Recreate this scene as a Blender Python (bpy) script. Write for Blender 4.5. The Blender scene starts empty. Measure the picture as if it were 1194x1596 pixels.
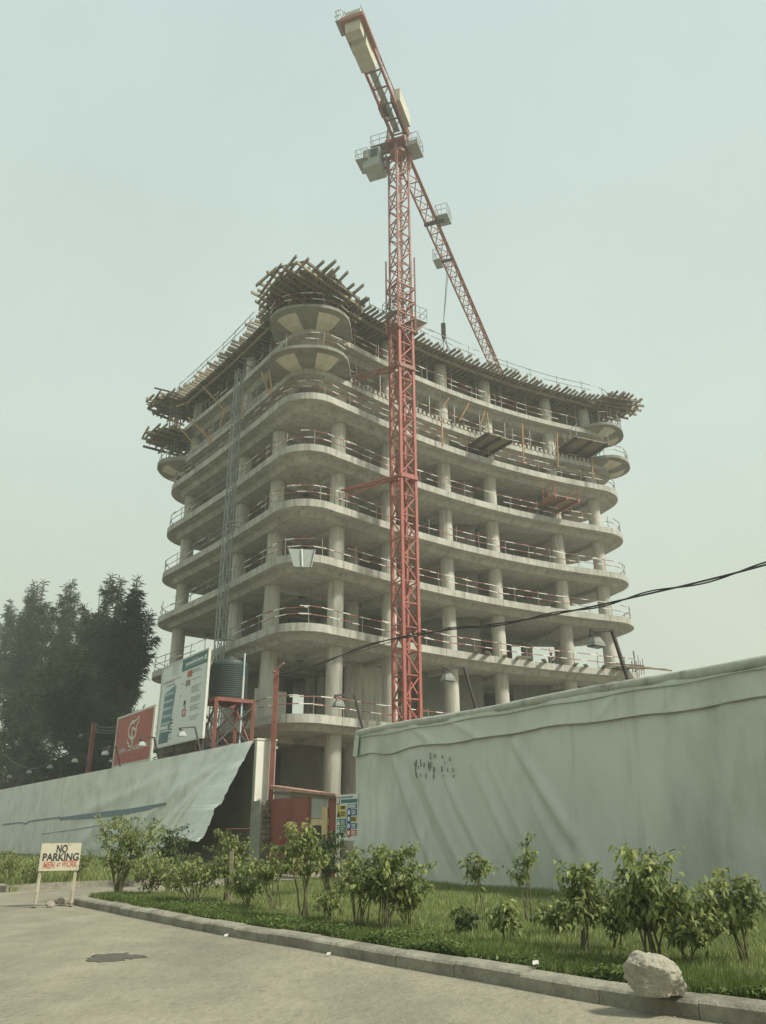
import bpy, math, random
import numpy as np
from mathutils import Vector, Matrix
random.seed(7); RNG = np.random.default_rng(7)
R = math.radians
scene = bpy.context.scene
COL = scene.collection

# ------------------------------------------------------------------ camera, sky, sun, exposure
F_PX, PITCH, ROLL, CAM_Z = 1232.3, R(22.135), R(-0.278), 1.5
cd = bpy.data.cameras.new('camera'); cam = bpy.data.objects.new('camera', cd); COL.objects.link(cam)
cd.sensor_fit = 'VERTICAL'; cd.sensor_height = 36.0; cd.lens = F_PX / 1596 * 36.0
cd.clip_start = .1; cd.clip_end = 3000
cam.matrix_world = Matrix.Translation((0, 0, CAM_Z)) @ Matrix.Rotation(R(90) + PITCH, 4, 'X') @ Matrix.Rotation(ROLL, 4, 'Z')
scene.camera = cam

SUN_AZ, SUN_EL = R(115), R(47)
w = bpy.data.worlds.new('World'); scene.world = w; w.use_nodes = True
nt = w.node_tree; nt.nodes.clear()
out = nt.nodes.new('ShaderNodeOutputWorld'); bg = nt.nodes.new('ShaderNodeBackground')
sky = nt.nodes.new('ShaderNodeTexSky'); sky.sky_type = 'NISHITA'; sky.sun_disc = False
sky.sun_elevation = SUN_EL; sky.sun_rotation = SUN_AZ; sky.air_density = 1.0; sky.dust_density = 6.0; sky.ozone_density = 1.0
tc = nt.nodes.new('ShaderNodeTexCoord'); sp = nt.nodes.new('ShaderNodeSeparateXYZ')
ramp = nt.nodes.new('ShaderNodeValToRGB')           # thick harmattan haze: pale, slightly warmer towards the horizon
els = ramp.color_ramp.elements
els[0].position = 0.0; els[0].color = (5.3, 5.6, 4.15, 1)
els[1].position = 0.85; els[1].color = (4.95, 6.05, 5.9, 1)
e = els.new(.45); e.color = (5.6, 6.6, 5.85, 1)
mx = nt.nodes.new('ShaderNodeMix'); mx.data_type = 'RGBA'; mx.inputs['Factor'].default_value = .9
nt.links.new(tc.outputs['Generated'], sp.inputs[0]); nt.links.new(sp.outputs['Z'], ramp.inputs[0])
nt.links.new(sky.outputs[0], mx.inputs['A']); nt.links.new(ramp.outputs[0], mx.inputs['B'])
nz_ = nt.nodes.new('ShaderNodeTexNoise'); nz_.inputs['Scale'].default_value = 2.6; nz_.inputs['Detail'].default_value = 4; nt.links.new(tc.outputs['Generated'], nz_.inputs['Vector'])
mr_ = nt.nodes.new('ShaderNodeMapRange'); mr_.inputs['From Min'].default_value = .3; mr_.inputs['From Max'].default_value = .7; mr_.inputs['To Min'].default_value = .95; mr_.inputs['To Max'].default_value = 1.045
vm_ = nt.nodes.new('ShaderNodeVectorMath'); vm_.operation = 'SCALE'; nt.links.new(nz_.outputs['Fac'], mr_.inputs['Value']); nt.links.new(mr_.outputs[0], vm_.inputs['Scale'])
nt.links.new(mx.outputs['Result'], vm_.inputs[0]); nt.links.new(vm_.outputs[0], bg.inputs['Color']); bg.inputs['Strength'].default_value = .1
nt.links.new(bg.outputs[0], out.inputs[0])

sd = bpy.data.lights.new('sun', 'SUN'); sd.energy = 4.4; sd.angle = R(7); sd.color = (1, .94, .82)
sun = bpy.data.objects.new('sun', sd); COL.objects.link(sun)
SV = Vector((math.sin(SUN_AZ) * math.cos(SUN_EL), math.cos(SUN_AZ) * math.cos(SUN_EL), math.sin(SUN_EL)))
sun.rotation_euler = (-SV).to_track_quat('-Z', 'Y').to_euler()
scene.view_settings.view_transform = 'Standard'; scene.view_settings.look = 'None'
scene.view_settings.exposure = .29; scene.view_settings.gamma = 1; scene.view_settings.use_curve_mapping = False
scene.cycles.use_denoising = True; scene.cycles.max_bounces = 6; scene.cycles.volume_bounces = 0
HAZE_DENSITY = .0015

# ------------------------------------------------------------------ survey helpers
def ray(x, y):
    a = (x - 597) / F_PX; b = -(y - 798) / F_PX
    c, s = math.cos(ROLL), math.sin(ROLL); X = c * a - s * b; Y = s * a + c * b
    cp, spp = math.cos(PITCH), math.sin(PITCH)
    return Vector((X, cp - spp * Y, spp + cp * Y))
CAM = Vector((0, 0, CAM_Z))
def at(x, y, Y): r = ray(x, y); return CAM + r * (Y / r.y)
def gr(x, y, z=0.0): r = ray(x, y); return CAM + r * ((z - CAM_Z) / r.z)
WAZ = R(-35.2)
WD = Vector((math.sin(WAZ), math.cos(WAZ), 0)); WN = Vector((math.cos(WAZ), -math.sin(WAZ), 0))   # along the hoarding (away), into the site
WC = 16.0
W0 = WN * WC; W0 = W0 + WD * ((gr(680, 1385) - W0).dot(WD))
def wl(x, y, off=0.0): r = ray(x, y); return CAM + r * ((WC + off) / r.dot(WN))
def ws(P): return (P - W0).dot(WD)
def wp(s, off=0.0, z=0.0): return W0 + WD * s + WN * off + Vector((0, 0, z))

# ------------------------------------------------------------------ materials
MATS = {}
def mat(name, col, rough=.85, var=.18, scale=3.0, stretch=(1, 1, 1), bump=.0, bscale=None, dark=None, dmin=.55, dmax=.7, dscale=1.0, dstretch=(1, 1, 1), metal=0.0, world=True, spec=.3, rnd=.0, d2=None):
    m = bpy.data.materials.new(name); m.use_nodes = True; t = m.node_tree; b = t.nodes['Principled BSDF']
    b.inputs['Roughness'].default_value = rough; b.inputs['Metallic'].default_value = metal
    b.inputs['Specular IOR Level'].default_value = spec
    def coords(st):
        mp = t.nodes.new('ShaderNodeMapping'); mp.inputs['Scale'].default_value = st
        if world:
            g = t.nodes.new('ShaderNodeNewGeometry'); t.links.new(g.outputs['Position'], mp.inputs[0])
        else:
            g = t.nodes.new('ShaderNodeTexCoord'); t.links.new(g.outputs['Object'], mp.inputs[0])
        return mp
    def noise(sc, st, det=5):
        n = t.nodes.new('ShaderNodeTexNoise'); n.inputs['Scale'].default_value = sc; n.inputs['Detail'].default_value = det
        n.inputs['Roughness'].default_value = .6
        t.links.new(coords(st).outputs[0], n.inputs['Vector']); return n
    n = noise(scale, stretch)
    r = t.nodes.new('ShaderNodeValToRGB'); r.color_ramp.elements[0].position = .28; r.color_ramp.elements[1].position = .72
    c0 = [max(0, c * (1 - var)) for c in col]; c1 = [min(1, c * (1 + var)) for c in col]
    r.color_ramp.elements[0].color = (*c0, 1); r.color_ramp.elements[1].color = (*c1, 1)
    t.links.new(n.outputs['Fac'], r.inputs[0]); last = r.outputs[0]
    if dark:
        n2 = noise(dscale, dstretch, 7); rr = t.nodes.new('ShaderNodeMapRange')
        rr.inputs['From Min'].default_value = dmin; rr.inputs['From Max'].default_value = dmax
        t.links.new(n2.outputs['Fac'], rr.inputs['Value'])
        mx = t.nodes.new('ShaderNodeMix'); mx.data_type = 'RGBA'; mx.inputs['B'].default_value = (*dark, 1)
        t.links.new(rr.outputs[0], mx.inputs['Factor']); t.links.new(last, mx.inputs['A']); last = mx.outputs['Result']
    if d2:
        col2, sc2, st2, lo2, hi2, f2 = d2
        n4 = noise(sc2, st2, 8); r4 = t.nodes.new('ShaderNodeMapRange'); r4.inputs['From Min'].default_value = lo2; r4.inputs['From Max'].default_value = hi2; r4.inputs['To Max'].default_value = f2
        t.links.new(n4.outputs['Fac'], r4.inputs['Value']); m4 = t.nodes.new('ShaderNodeMix'); m4.data_type = 'RGBA'; m4.inputs['B'].default_value = (*col2, 1)
        t.links.new(r4.outputs[0], m4.inputs['Factor']); t.links.new(last, m4.inputs['A']); last = m4.outputs['Result']
    if rnd:
        oi = t.nodes.new('ShaderNodeObjectInfo'); mr = t.nodes.new('ShaderNodeMapRange')
        mr.inputs['To Min'].default_value = 1 - rnd; mr.inputs['To Max'].default_value = 1 + rnd
        hs = t.nodes.new('ShaderNodeHueSaturation'); t.links.new(oi.outputs['Random'], mr.inputs['Value'])
        t.links.new(mr.outputs[0], hs.inputs['Value']); t.links.new(last, hs.inputs['Color']); last = hs.outputs[0]
    t.links.new(last, b.inputs['Base Color'])
    if bump:
        n3 = noise(bscale or scale * 4, stretch, 6); bp = t.nodes.new('ShaderNodeBump'); bp.inputs['Strength'].default_value = bump
        bp.inputs['Distance'].default_value = .05
        t.links.new(n3.outputs['Fac'], bp.inputs['Height']); t.links.new(bp.outputs[0], b.inputs['Normal'])
    MATS[name] = m; return m
def leafmat(name, c0, c1, trans=.35, sc=2.0):
    m = bpy.data.materials.new(name); m.use_nodes = True; t = m.node_tree; b = t.nodes['Principled BSDF']
    b.inputs['Roughness'].default_value = .55; b.inputs['Specular IOR Level'].default_value = .25
    at_ = t.nodes.new('ShaderNodeAttribute'); at_.attribute_name = 'tone'
    r = t.nodes.new('ShaderNodeMix'); r.data_type = 'RGBA'; r.inputs['A'].default_value = (*c0, 1); r.inputs['B'].default_value = (*c1, 1)
    t.links.new(at_.outputs['Fac'], r.inputs['Factor']); t.links.new(r.outputs['Result'], b.inputs['Base Color'])
    tr = t.nodes.new('ShaderNodeBsdfTranslucent'); t.links.new(r.outputs['Result'], tr.inputs['Color'])
    mxs = t.nodes.new('ShaderNodeMixShader'); mxs.inputs[0].default_value = trans
    t.links.new(b.outputs[0], mxs.inputs[1]); t.links.new(tr.outputs[0], mxs.inputs[2])
    t.links.new(mxs.outputs[0], t.nodes['Material Output'].inputs[0]); MATS[name] = m; return m
def plain(name, col, rough=.6, metal=0.0): return mat(name, col, rough, var=.08, scale=6, metal=metal)

concrete = mat('concrete', (.41, .405, .355), .9, .2, .7, (1, 1, 1), .3, 6, dark=(.30, .295, .25), dmin=.5, dmax=.74, dscale=1.1, dstretch=(1.2, 1.2, .5), d2=((.22, .215, .18), 2.4, (1.4, 1.4, .12), .50, .68, .8))
concrete_col = mat('column concrete', (.465, .46, .40), .9, .14, 1.1, (1, 1, .4), .25, 8, dark=(.36, .35, .29), dmin=.5, dmax=.72, dscale=1.6, dstretch=(2.2, 2.2, .25), d2=((.24, .235, .195), 3.0, (2, 2, .10), .52, .70, .8))
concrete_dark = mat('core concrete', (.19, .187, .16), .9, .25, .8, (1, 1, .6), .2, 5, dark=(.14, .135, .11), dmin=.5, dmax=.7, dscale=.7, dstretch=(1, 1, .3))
joint_mat = mat('pour joint', (.24, .23, .19), .95, .3, 4)
nose_concrete = mat('dark nose concrete', (.25, .245, .205), .9, .2, .9, bump=.25, bscale=6, dark=(.17, .165, .14), dmin=.5, dmax=.72, dscale=1.2)  # nose concrete has a darker base colour than the slabs
cream = mat('cream panel', (.60, .575, .46), .8, .1, 1.5, dark=(.38, .36, .28), dmin=.55, dmax=.75, dscale=1.2)
timber = mat('weathered timber', (.22, .19, .135), .85, .3, 2.5, (1, 1, 1), .2, 20, rnd=.4)
plywood = mat('plywood', (.25, .215, .15), .8, .25, 1.0, dark=(.13, .11, .08), dmin=.5, dmax=.75, dscale=.8)
new_timber = mat('yellow timber', (.5, .4, .22), .7, .2, 4, rnd=.1)
steel_grey = mat('galvanised steel', (.3, .31, .3), .55, .15, 5, metal=.4)
steel_dark = mat('dark steel', (.07, .065, .06), .6, .3, 4, metal=.2)
crane_red = mat('crane red', (.34, .115, .09), .6, .15, 1.5, dark=(.24, .09, .07), dmin=.52, dmax=.75, dscale=1.2)
crane_faded = mat('faded crane red', (.30, .14, .11), .65, .18, 1.5, dark=(.16, .08, .07), dmin=.5, dmax=.75, dscale=1.5)
rail_red = plain('rail red', (.29, .115, .095)); rail_white = plain('rail white', (.75, .74, .68))
rail_grey = plain('rail grey', (.25, .24, .21))
prop_orange = mat('orange prop paint', (.42, .25, .11), .7, .3, 3)
ballast = mat('ballast concrete', (.5, .485, .39), .9, .1, .8, dark=(.36, .34, .28), dmin=.5, dmax=.75, dscale=.9)
lamp_grey = mat('lamp grey', (.19, .2, .18), .6, .15, 3); cabgrey = mat('cab grey', (.33, .36, .33), .6, .12, 2); cabglass = plain('cab glass', (.05, .07, .07), .15)
wall_mat = mat('hoarding panel', (.15, .15, .13), .9, .2, .9, bump=.1, dark=(.13, .13, .11), dmin=.5, dmax=.75, dscale=.8)
tarp = mat('grey tarpaulin', (.55, .575, .52), .55, .10, .35, (1, 1, .5), .14, 3.5, dark=(.34, .36, .31), dmin=.5, dmax=.74, dscale=.5, dstretch=(.8, .8, .3), spec=.35, d2=((.26, .265, .22), 1.3, (1.5, 1.5, .12), .56, .78, .55))
tarp_pale = mat('pale tarpaulin', (.64, .665, .61), .5, .10, .6, bump=.15, bscale=3.5, dark=(.45, .47, .42), dmin=.5, dmax=.75, dscale=.8, spec=.4)
tarp_top = mat('tarpaulin roll', (.42, .43, .37), .7, .3, 1.5, bump=.2, bscale=6, dark=(.2, .205, .17), dmin=.5, dmax=.7, dscale=1.5)
fold_blue = mat('blue fold shade', (.13, .19, .24), .5, .2, 2)  # fold underside, with its bluish shadow line put into the colour
tar_smear = mat('black smear', (.24, .25, .215), .8, .3, 6)
whitewall = mat('white render', (.62, .61, .54), .85, .08, 1.0, dark=(.42, .41, .36), dmin=.55, dmax=.75, dscale=1.0, dstretch=(1, 1, .3))
greywall = mat('grey render', (.36, .37, .33), .9, .12, 1.5, dark=(.25, .25, .22), dmin=.5, dmax=.7, dscale=1.2)
brick = mat('broken blockwork', (.19, .165, .125), .95, .35, 5, bump=.6, bscale=14)
gate_red = mat('red corrugated sheet', (.25, .085, .068), .55, .12, .8, dark=(.19, .05, .04), dmin=.5, dmax=.75, dscale=1.2, dstretch=(1, 1, .4))
gate_cap = mat('faded red cap', (.36, .215, .165), .7, .2, 3)
sign_red = mat('sign red', (.36, .075, .055), .5, .1, 1.2, dark=(.30, .07, .055), dmin=.5, dmax=.7, dscale=.8)
sign_white = mat('sign white', (.62, .66, .64), .45, .05, .6)
frame_white = plain('frame white', (.55, .56, .5)); print_grey = plain('print grey', (.3, .32, .32)); print_teal = plain('print teal', (.055, .16, .17))
print_pale = plain('print pale', (.62, .66, .6)); print_blue = mat('render blue', (.14, .25, .29), .5, .35, 2.2); print_sea = mat('render teal', (.05, .13, .15), .5, .4, 3)
print_red = plain('print red', (.42, .12, .10)); print_mauve = plain('print mauve', (.26, .2, .22)); black = plain('print black', (.03, .032, .03))
p_yellow = plain('safety yellow', (.52, .43, .07)); p_blue = plain('safety blue', (.04, .11, .27)); p_green = plain('safety green', (.05, .15, .12)); p_red = plain('safety red', (.45, .07, .05))
tank_mat = mat('tank plastic', (.035, .05, .047), .5, .2, 1.5)
stand_red = mat('stand red oxide', (.22, .085, .065), .7, .25, 2)
cream_board = mat('sign board cream', (.5, .47, .36), .7, .1, 3, dark=(.38, .33, .24), dmin=.55, dmax=.7, dscale=4)
road_mat = mat('sandy road', (.262, .243, .18), .95, .14, 1.4, bump=.9, bscale=9, dark=(.165, .155, .12), dmin=.42, dmax=.70, dscale=.33, dstretch=(1.5, .6, 1), d2=((.115, .105, .08), 5.5, (1.2, .8, 1), .56, .78, .6))
kerb_mat = mat('kerb concrete', (.27, .255, .20), .95, .22, 2.0, bump=.6, bscale=14, dark=(.16, .15, .12), dmin=.45, dmax=.66, dscale=1.8, d2=((.10, .095, .075), 5.0, (1, 1, 1), .55, .72, .6))
soil = mat('lawn soil', (.14, .15, .06), 1.0, .3, 2, bump=.4)
ground_mat = mat('bare earth', (.14, .125, .09), .95, .3, .3)
stain_mat = mat('oil stain', (.085, .08, .065), .9, .2, 5)
stone_mat = mat('pale rock', (.33, .31, .25), .95, .25, 3.5, bump=.9, bscale=7, dark=(.22, .205, .165), dmin=.5, dmax=.68, dscale=3.5)
rubble_mat = mat('block rubble', (.27, .235, .19), .95, .25, 5, bump=.4)
bark = mat('bark', (.10, .085, .06), .95, .3, 5, bump=.4); stem_mat = mat('green stem', (.12, .115, .06), .9, .3, 8)
litter = plain('white litter', (.5, .5, .46))
cable_mat = plain('cable black', (.035, .035, .033)); wire_mat = plain('wire grey', (.16, .16, .14))
leaf_ficus = leafmat('shrub leaf', (.105, .145, .05), (.42, .46, .17), .45)
leaf_dark = leafmat('dark shrub leaf', (.035, .062, .022), (.13, .18, .06), .3)
leaf_tree = leafmat('casuarina needles', (.026, .040, .018), (.075, .098, .045), .28)
grass_mat = leafmat('grass blade', (.15, .19, .07), (.33, .37, .14), .35)
weed_mat = leafmat('weed blade', (.06, .10, .028), (.17, .23, .06), .3)

# ------------------------------------------------------------------ mesh builder
class MB:
    def __init__(s): s.v = []; s.f = []; s.m = []
    def add(s, vs, fs, mi=0):
        o = len(s.v); s.v += [tuple(v) for v in vs]; s.f += [tuple(i + o for i in f) for f in fs]; s.m += [mi] * len(fs); return s
    def frame(s, c, ax, ay, az, mi=0):      # box given by centre and half-axis vectors
        c = Vector(c); P = [c + ax * i + ay * j + az * k for k in (-1, 1) for j in (-1, 1) for i in (-1, 1)]
        return s.add(P, [(0, 2, 3, 1), (4, 5, 7, 6), (0, 1, 5, 4), (2, 6, 7, 3), (0, 4, 6, 2), (1, 3, 7, 5)], mi)
    def box(s, c, size, rz=0, mi=0):
        a, b, h = [x / 2 for x in size]; cx, sx = math.cos(rz), math.sin(rz)
        return s.frame(c, Vector((cx, sx, 0)) * a, Vector((-sx, cx, 0)) * b, Vector((0, 0, h)), mi)
    def bar(s, p, q, w=.08, h=None, mi=0, up=Vector((0, 0, 1))):
        p = Vector(p); q = Vector(q); d = q - p; L = d.length
        if L < 1e-6: return s
        d /= L; a = d.cross(up)
        if a.length < 1e-3: a = d.cross(Vector((1, 0, 0)))
        a.normalize(); b = a.cross(d).normalized()
        return s.frame((p + q) / 2, d * (L / 2), a * (w / 2), b * ((h or w) / 2), mi)
    def tube(s, p, q, r, n=8, mi=0, r2=None, cap=True):
        p = Vector(p); q = Vector(q); d = (q - p).normalized(); r2 = r if r2 is None else r2
        a = d.orthogonal().normalized(); b = d.cross(a)
        V = []
        for c, rr in ((p, r), (q, r2)):
            for i in range(n):
                t = 2 * math.pi * i / n; V.append(c + (a * math.cos(t) + b * math.sin(t)) * rr)
        F = [(i, (i + 1) % n, n + (i + 1) % n, n + i) for i in range(n)]
        if cap: F += [tuple(range(n - 1, -1, -1)), tuple(range(n, 2 * n))]
        return s.add(V, F, mi)
    def path(s, pts, r, n=6, mi=0):
        for p, q in zip(pts[:-1], pts[1:]): s.tube(p, q, r if not callable(r) else r(p), n, mi)
        return s
    def prism(s, poly, z0, z1, mi=0, poly2=None):
        poly2 = poly2 or poly; n = len(poly)
        V = [(p[0], p[1], z0) for p in poly] + [(p[0], p[1], z1) for p in poly2]
        F = [(i, (i + 1) % n, n + (i + 1) % n, n + i) for i in range(n)] + [tuple(range(n - 1, -1, -1)), tuple(range(n, 2 * n))]
        return s.add(V, F, mi)
    def lathe(s, c, prof, n=20, mi=0):
        c = Vector(c); V = []; m = len(prof)
        for r, z in prof:
            for i in range(n): t = 2 * math.pi * i / n; V.append((c.x + r * math.cos(t), c.y + r * math.sin(t), c.z + z))
        F = [(j * n + i, j * n + (i + 1) % n, (j + 1) * n + (i + 1) % n, (j + 1) * n + i) for j in range(m - 1) for i in range(n)]
        F += [tuple(range(n - 1, -1, -1)), tuple(range((m - 1) * n, m * n))]
        return s.add(V, F, mi)
    def mesh(s, name, mats, origin=(0, 0, 0), smooth=False):
        me = bpy.data.meshes.new(name); o = origin
        me.from_pydata([(v[0] - o[0], v[1] - o[1], v[2] - o[2]) for v in s.v], [], s.f)
        for m in (mats if isinstance(mats, (list, tuple)) else [mats]): me.materials.append(m)
        me.polygons.foreach_set('material_index', s.m)
        if smooth: me.polygons.foreach_set('use_smooth', [True] * len(s.f))
        me.update(); return me
    def build(s, name, mats, parent=None, smooth=False):   # vertices are world coordinates; parts sit under a root that is only translated
        o = root_loc(parent); ob = bpy.data.objects.new(name, s.mesh(name, mats, o, smooth)); COL.objects.link(ob)
        if parent: ob.parent = parent
        return ob
def root_loc(p):
    l = Vector((0, 0, 0))
    while p is not None: l = l + p.location; p = p.parent
    return l
def tag(o, label, cat, group=None):
    o['label'] = label; o['category'] = cat
    if group: o['group'] = group
    return o
def thing(name, label, cat, loc=(0, 0, 0), group=None):
    o = bpy.data.objects.new(name, None); COL.objects.link(o); o.location = loc; o.empty_display_size = .2
    return tag(o, label, cat, group)
def kind(o, k): o['kind'] = k; return o
def inst(name, me, parent, M):
    o = bpy.data.objects.new(name, me); COL.objects.link(o); o.parent = parent
    o.matrix_local = Matrix.Translation(-root_loc(parent)) @ M; return o
def basis(c, ax, ay, az): return Matrix(((ax.x, ay.x, az.x, c[0]), (ax.y, ay.y, az.y, c[1]), (ax.z, ay.z, az.z, c[2]), (0, 0, 0, 1)))
def npmesh(name, V, F, m, tone=None, smooth=False):
    me = bpy.data.meshes.new(name); k = F.shape[1]
    me.vertices.add(len(V)); me.vertices.foreach_set('co', np.ascontiguousarray(V, np.float32).ravel())
    me.loops.add(F.size); me.loops.foreach_set('vertex_index', np.ascontiguousarray(F, np.int32).ravel())
    me.polygons.add(len(F)); me.polygons.foreach_set('loop_start', np.arange(0, F.size, k, dtype=np.int32))
    me.materials.append(m)
    if tone is not None:
        a = me.attributes.new('tone', 'FLOAT', 'POINT'); a.data.foreach_set('value', np.asarray(tone, np.float32))
    me.update(calc_edges=True)
    if smooth: me.polygons.foreach_set('use_smooth', np.ones(len(F), bool))
    return me
def text(name, s, m, parent, M, size, ext=.004, width=None, bold=0.0, shear=0.0):
    c = bpy.data.curves.new(name, 'FONT'); c.body = s; c.size = size; c.extrude = ext; c.align_x = 'CENTER'; c.align_y = 'CENTER'; c.offset = bold; c.shear = shear
    o = bpy.data.objects.new(name, c); COL.objects.link(o); bpy.context.view_layer.update()
    me = bpy.data.meshes.new_from_object(o.evaluated_get(bpy.context.evaluated_depsgraph_get())); me.materials.clear(); me.materials.append(m)
    bpy.data.objects.remove(o)
    if width:
        xs = [v.co.x for v in me.vertices]; k = width / (max(xs) - min(xs))
        for v in me.vertices: v.co.x *= k
    return inst(name, me, parent, M)
ZV = Vector((0, 0, 1))

# ================================================================== THE SETTING
g = MB(); g.box((0, 120, -.35), (560, 560, .5)); kind(g.build('ground', ground_mat), 'structure')
# road: a big sheet over the earth, in front of the kerb and up the drive
kpts = [gr(*p) for p in [(115, 1410), (226, 1433), (352, 1458), (502, 1483), (600, 1503), (680, 1517), (852, 1548), (1024, 1580), (1194, 1603)]]
kd = (kpts[2] - kpts[0]).normalized()
k_end = kpts[-1] + (kpts[-1] - kpts[-3]).normalized() * 30
r = MB(); n = 60
r.box((-25, 20, -.06), (110, 130, .11)); kind(r.build('road', road_mat), 'structure')
# front lawn: kerb line, drive edge, hoarding foot
drive_a = kpts[0] + WN * .25; gate_r = wp(4.6, -.15); lawn_far = wp(-60, -.1)
klawn = [p + WN * .30 for p in kpts] + [k_end + WN * .3]
lawn_poly = [p.to_2d() for p in klawn] + [lawn_far.to_2d(), wp(0, -.1).to_2d(), gate_r.to_2d()]
l = MB(); l.prism(lawn_poly, -.02, .11); kind(l.build('lawn', soil), 'structure')
# back verge in front of the left hoarding
bk = [gr(-260, 1384), gr(0, 1391), gr(60, 1385), gr(151, 1382), gr(262, 1377)]
bk[0] = bk[1] + (bk[1] - bk[3]).normalized() * 0 + WD * 40 + WN * -1.5
bkd = (bk[-1] - bk[1]).normalized()
verge_poly = [p.to_2d() + WN.to_2d() * .25 for p in bk] + [wp(11.6, -.1).to_2d(), wp(75, -.1).to_2d()]
l = MB(); l.prism(verge_poly, -.02, .12); kind(l.build('verge', soil), 'structure')
def kerb(name, pts, step, wd, h):
    root = bpy.data.objects.new(name, None); COL.objects.link(root); root.location = pts[0]; root['kind'] = 'structure'
    P = []; acc = 0
    for a, b in zip(pts[:-1], pts[1:]):
        L = (b - a).length; t = acc
        while t < L: P.append(a.lerp(b, t / L)); t += .1
        acc = t - L
    k = max(1, int(step / .1)); cnt = 0
    for i in range(0, len(P) - k, k):
        p, q = P[i], P[i + k]
        if p.length > 75: continue
        d = (q - p).normalized(); nn = Vector((-d.y, d.x, 0)); nn = nn if nn.dot(WN) > 0 else -nn
        e = random.uniform(-.012, .012); gpx = d * .0025
        m = MB(); sec = [(0, -.05), (0, h * .78 + e), (.03, h * .93 + e), (.07, h + e), (wd, h + .015 + e), (wd, -.05)]
        V = [p + gpx + nn * (x + e) + ZV * z for x, z in sec] + [q - gpx + nn * (x + e) + ZV * z for x, z in sec]
        c = len(sec); F = [(j, (j + 1) % c, c + (j + 1) % c, c + j) for j in range(c)] + [tuple(range(c - 1, -1, -1)), tuple(range(c, 2 * c))]
        m.add(V, F); m.build('kerbstone', kerb_mat, root); cnt += 1
    return root
kerb('kerb', kpts + [k_end], 1.0, .24, .15)
kerb('kerb', bk[::-1], 1.5, .25, .16)

# ================================================================== UNFINISHED TOWER BLOCK
Y0 = 51.0
def face_r(q): Y = Y0 / (1 - .9098 * q + .99437 * q * q - .1469 * q ** 3); return Vector((q * Y, Y))
def face_l(q): Y = Y0 / (1.2986 + 1.6307 * q); return Vector((q * Y, Y))
V0 = Vector((-5.25, 45.35)); VR = face_r(.3455); VL = face_l(-.3105)
right = [V0] + [face_r(q) for q in np.linspace(-.095, .342, 26)]; right[-1] = VR
left = [V0.lerp(VL, i / 16) for i in range(17)]
ln = Vector((-(VL - V0).y, (VL - V0).x)).normalized(); ln = ln if ln.x > 0 else -ln          # inward normals
left = [p + ln * (.38 * 4 * (i / 16) * (1 - i / 16)) for i, p in enumerate(left)]
rd = (VR - right[-4]).normalized(); rn = Vector((-rd.y, rd.x))
VLb = VL + ln * 8.5; VRb = VR + rn * 8.5
def fillet(a, v, b, tl, n=12):       # circle-like arc round the corner v, tangent points tl away
    p = v + (a - v).normalized() * tl; q = v + (b - v).normalized() * tl
    cosa = (a - v).normalized().dot((b - v).normalized()); wgt = math.sqrt(max(0, (1 - cosa) / 2))
    o = []
    for i in range(n + 1):
        t = i / n; b0, b1, b2 = (1 - t) ** 2, 2 * t * (1 - t) * wgt, t * t
        o.append((p * b0 + v * b1 + q * b2) / (b0 + b1 + b2))
    return o
def outline(tl0=3.4, tle=3.4):
    Lp = [p for p in reversed(left)]; P = []
    P += fillet(VLb, VL, left[-2], tle)
    P += [p for p in Lp if (p - VL).length > tle + .3 and (p - V0).length > tl0 + .3]
    P += fillet(left[1], V0, right[2], tl0)
    P += [p for p in right if (p - VR).length > tle + .3 and (p - V0).length > tl0 + .3]
    P += fillet(right[-2], VR, VRb, tle); P += fillet(VR, VRb, VLb, 3.5); P += fillet(VRb, VLb, VL, 3.5)
    return P
OUT = outline()
def area2(P): return sum(P[i].x * P[(i + 1) % len(P)].y - P[(i + 1) % len(P)].x * P[i].y for i in range(len(P)))
if area2(OUT) < 0: OUT.reverse()
def inset(P, d):
    o = []; n = len(P)
    for i in range(n):
        t = (P[(i + 1) % n] - P[i - 1]).normalized(); o.append(P[i] + Vector((-t.y, t.x)) * d)
    return o
LZ = {1: 8.0, 2: 13.42, 3: 17.85, 4: 21.62, 5: 25.6, 6: 29.55, 7: 31.75, 8: 35.1}
ROOFZ = 37.9
SETB = {7: .45, 8: .45}
bld = thing('unfinished_building', 'unfinished concrete tower block with rounded open floors behind the hoarding', 'building', (-5, 52, 0))
for k, z in LZ.items():
    O = inset(OUT, SETB.get(k, 0)); th = .5 if k < 7 else .42
    m = MB(); m.prism([p for p in O], z - th, z)
    I1 = inset(O, .75); I2 = inset(O, 1.0); m.prism(I2, z - th - .34, z - th + .01, poly2=I1)
    m.build('floor_slab', concrete, bld)
for k, z in LZ.items():
    O = inset(OUT, SETB.get(k, 0) - .003); th = .5 if k < 7 else .42; acc = random.uniform(0, 2); m = MB()
    for i in range(len(O)):
        a, b = O[i], O[(i + 1) % len(O)]; L = (b - a).length; t_ = (b - a) / L; s_ = acc
        while s_ < L:
            p = a + t_ * s_; m.frame((p.x, p.y, z - th / 2), Vector((t_.x, t_.y, 0)) * random.uniform(.008, .018), Vector((t_.y, -t_.x, 0)) * .008, ZV * (th / 2 - .01)); s_ += random.choice((1.25, 2.5, 2.5, 3.7))
        acc = s_ - L
    m.build('pour_joint', joint_mat, bld)['kind'] = 'stuff'
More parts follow.
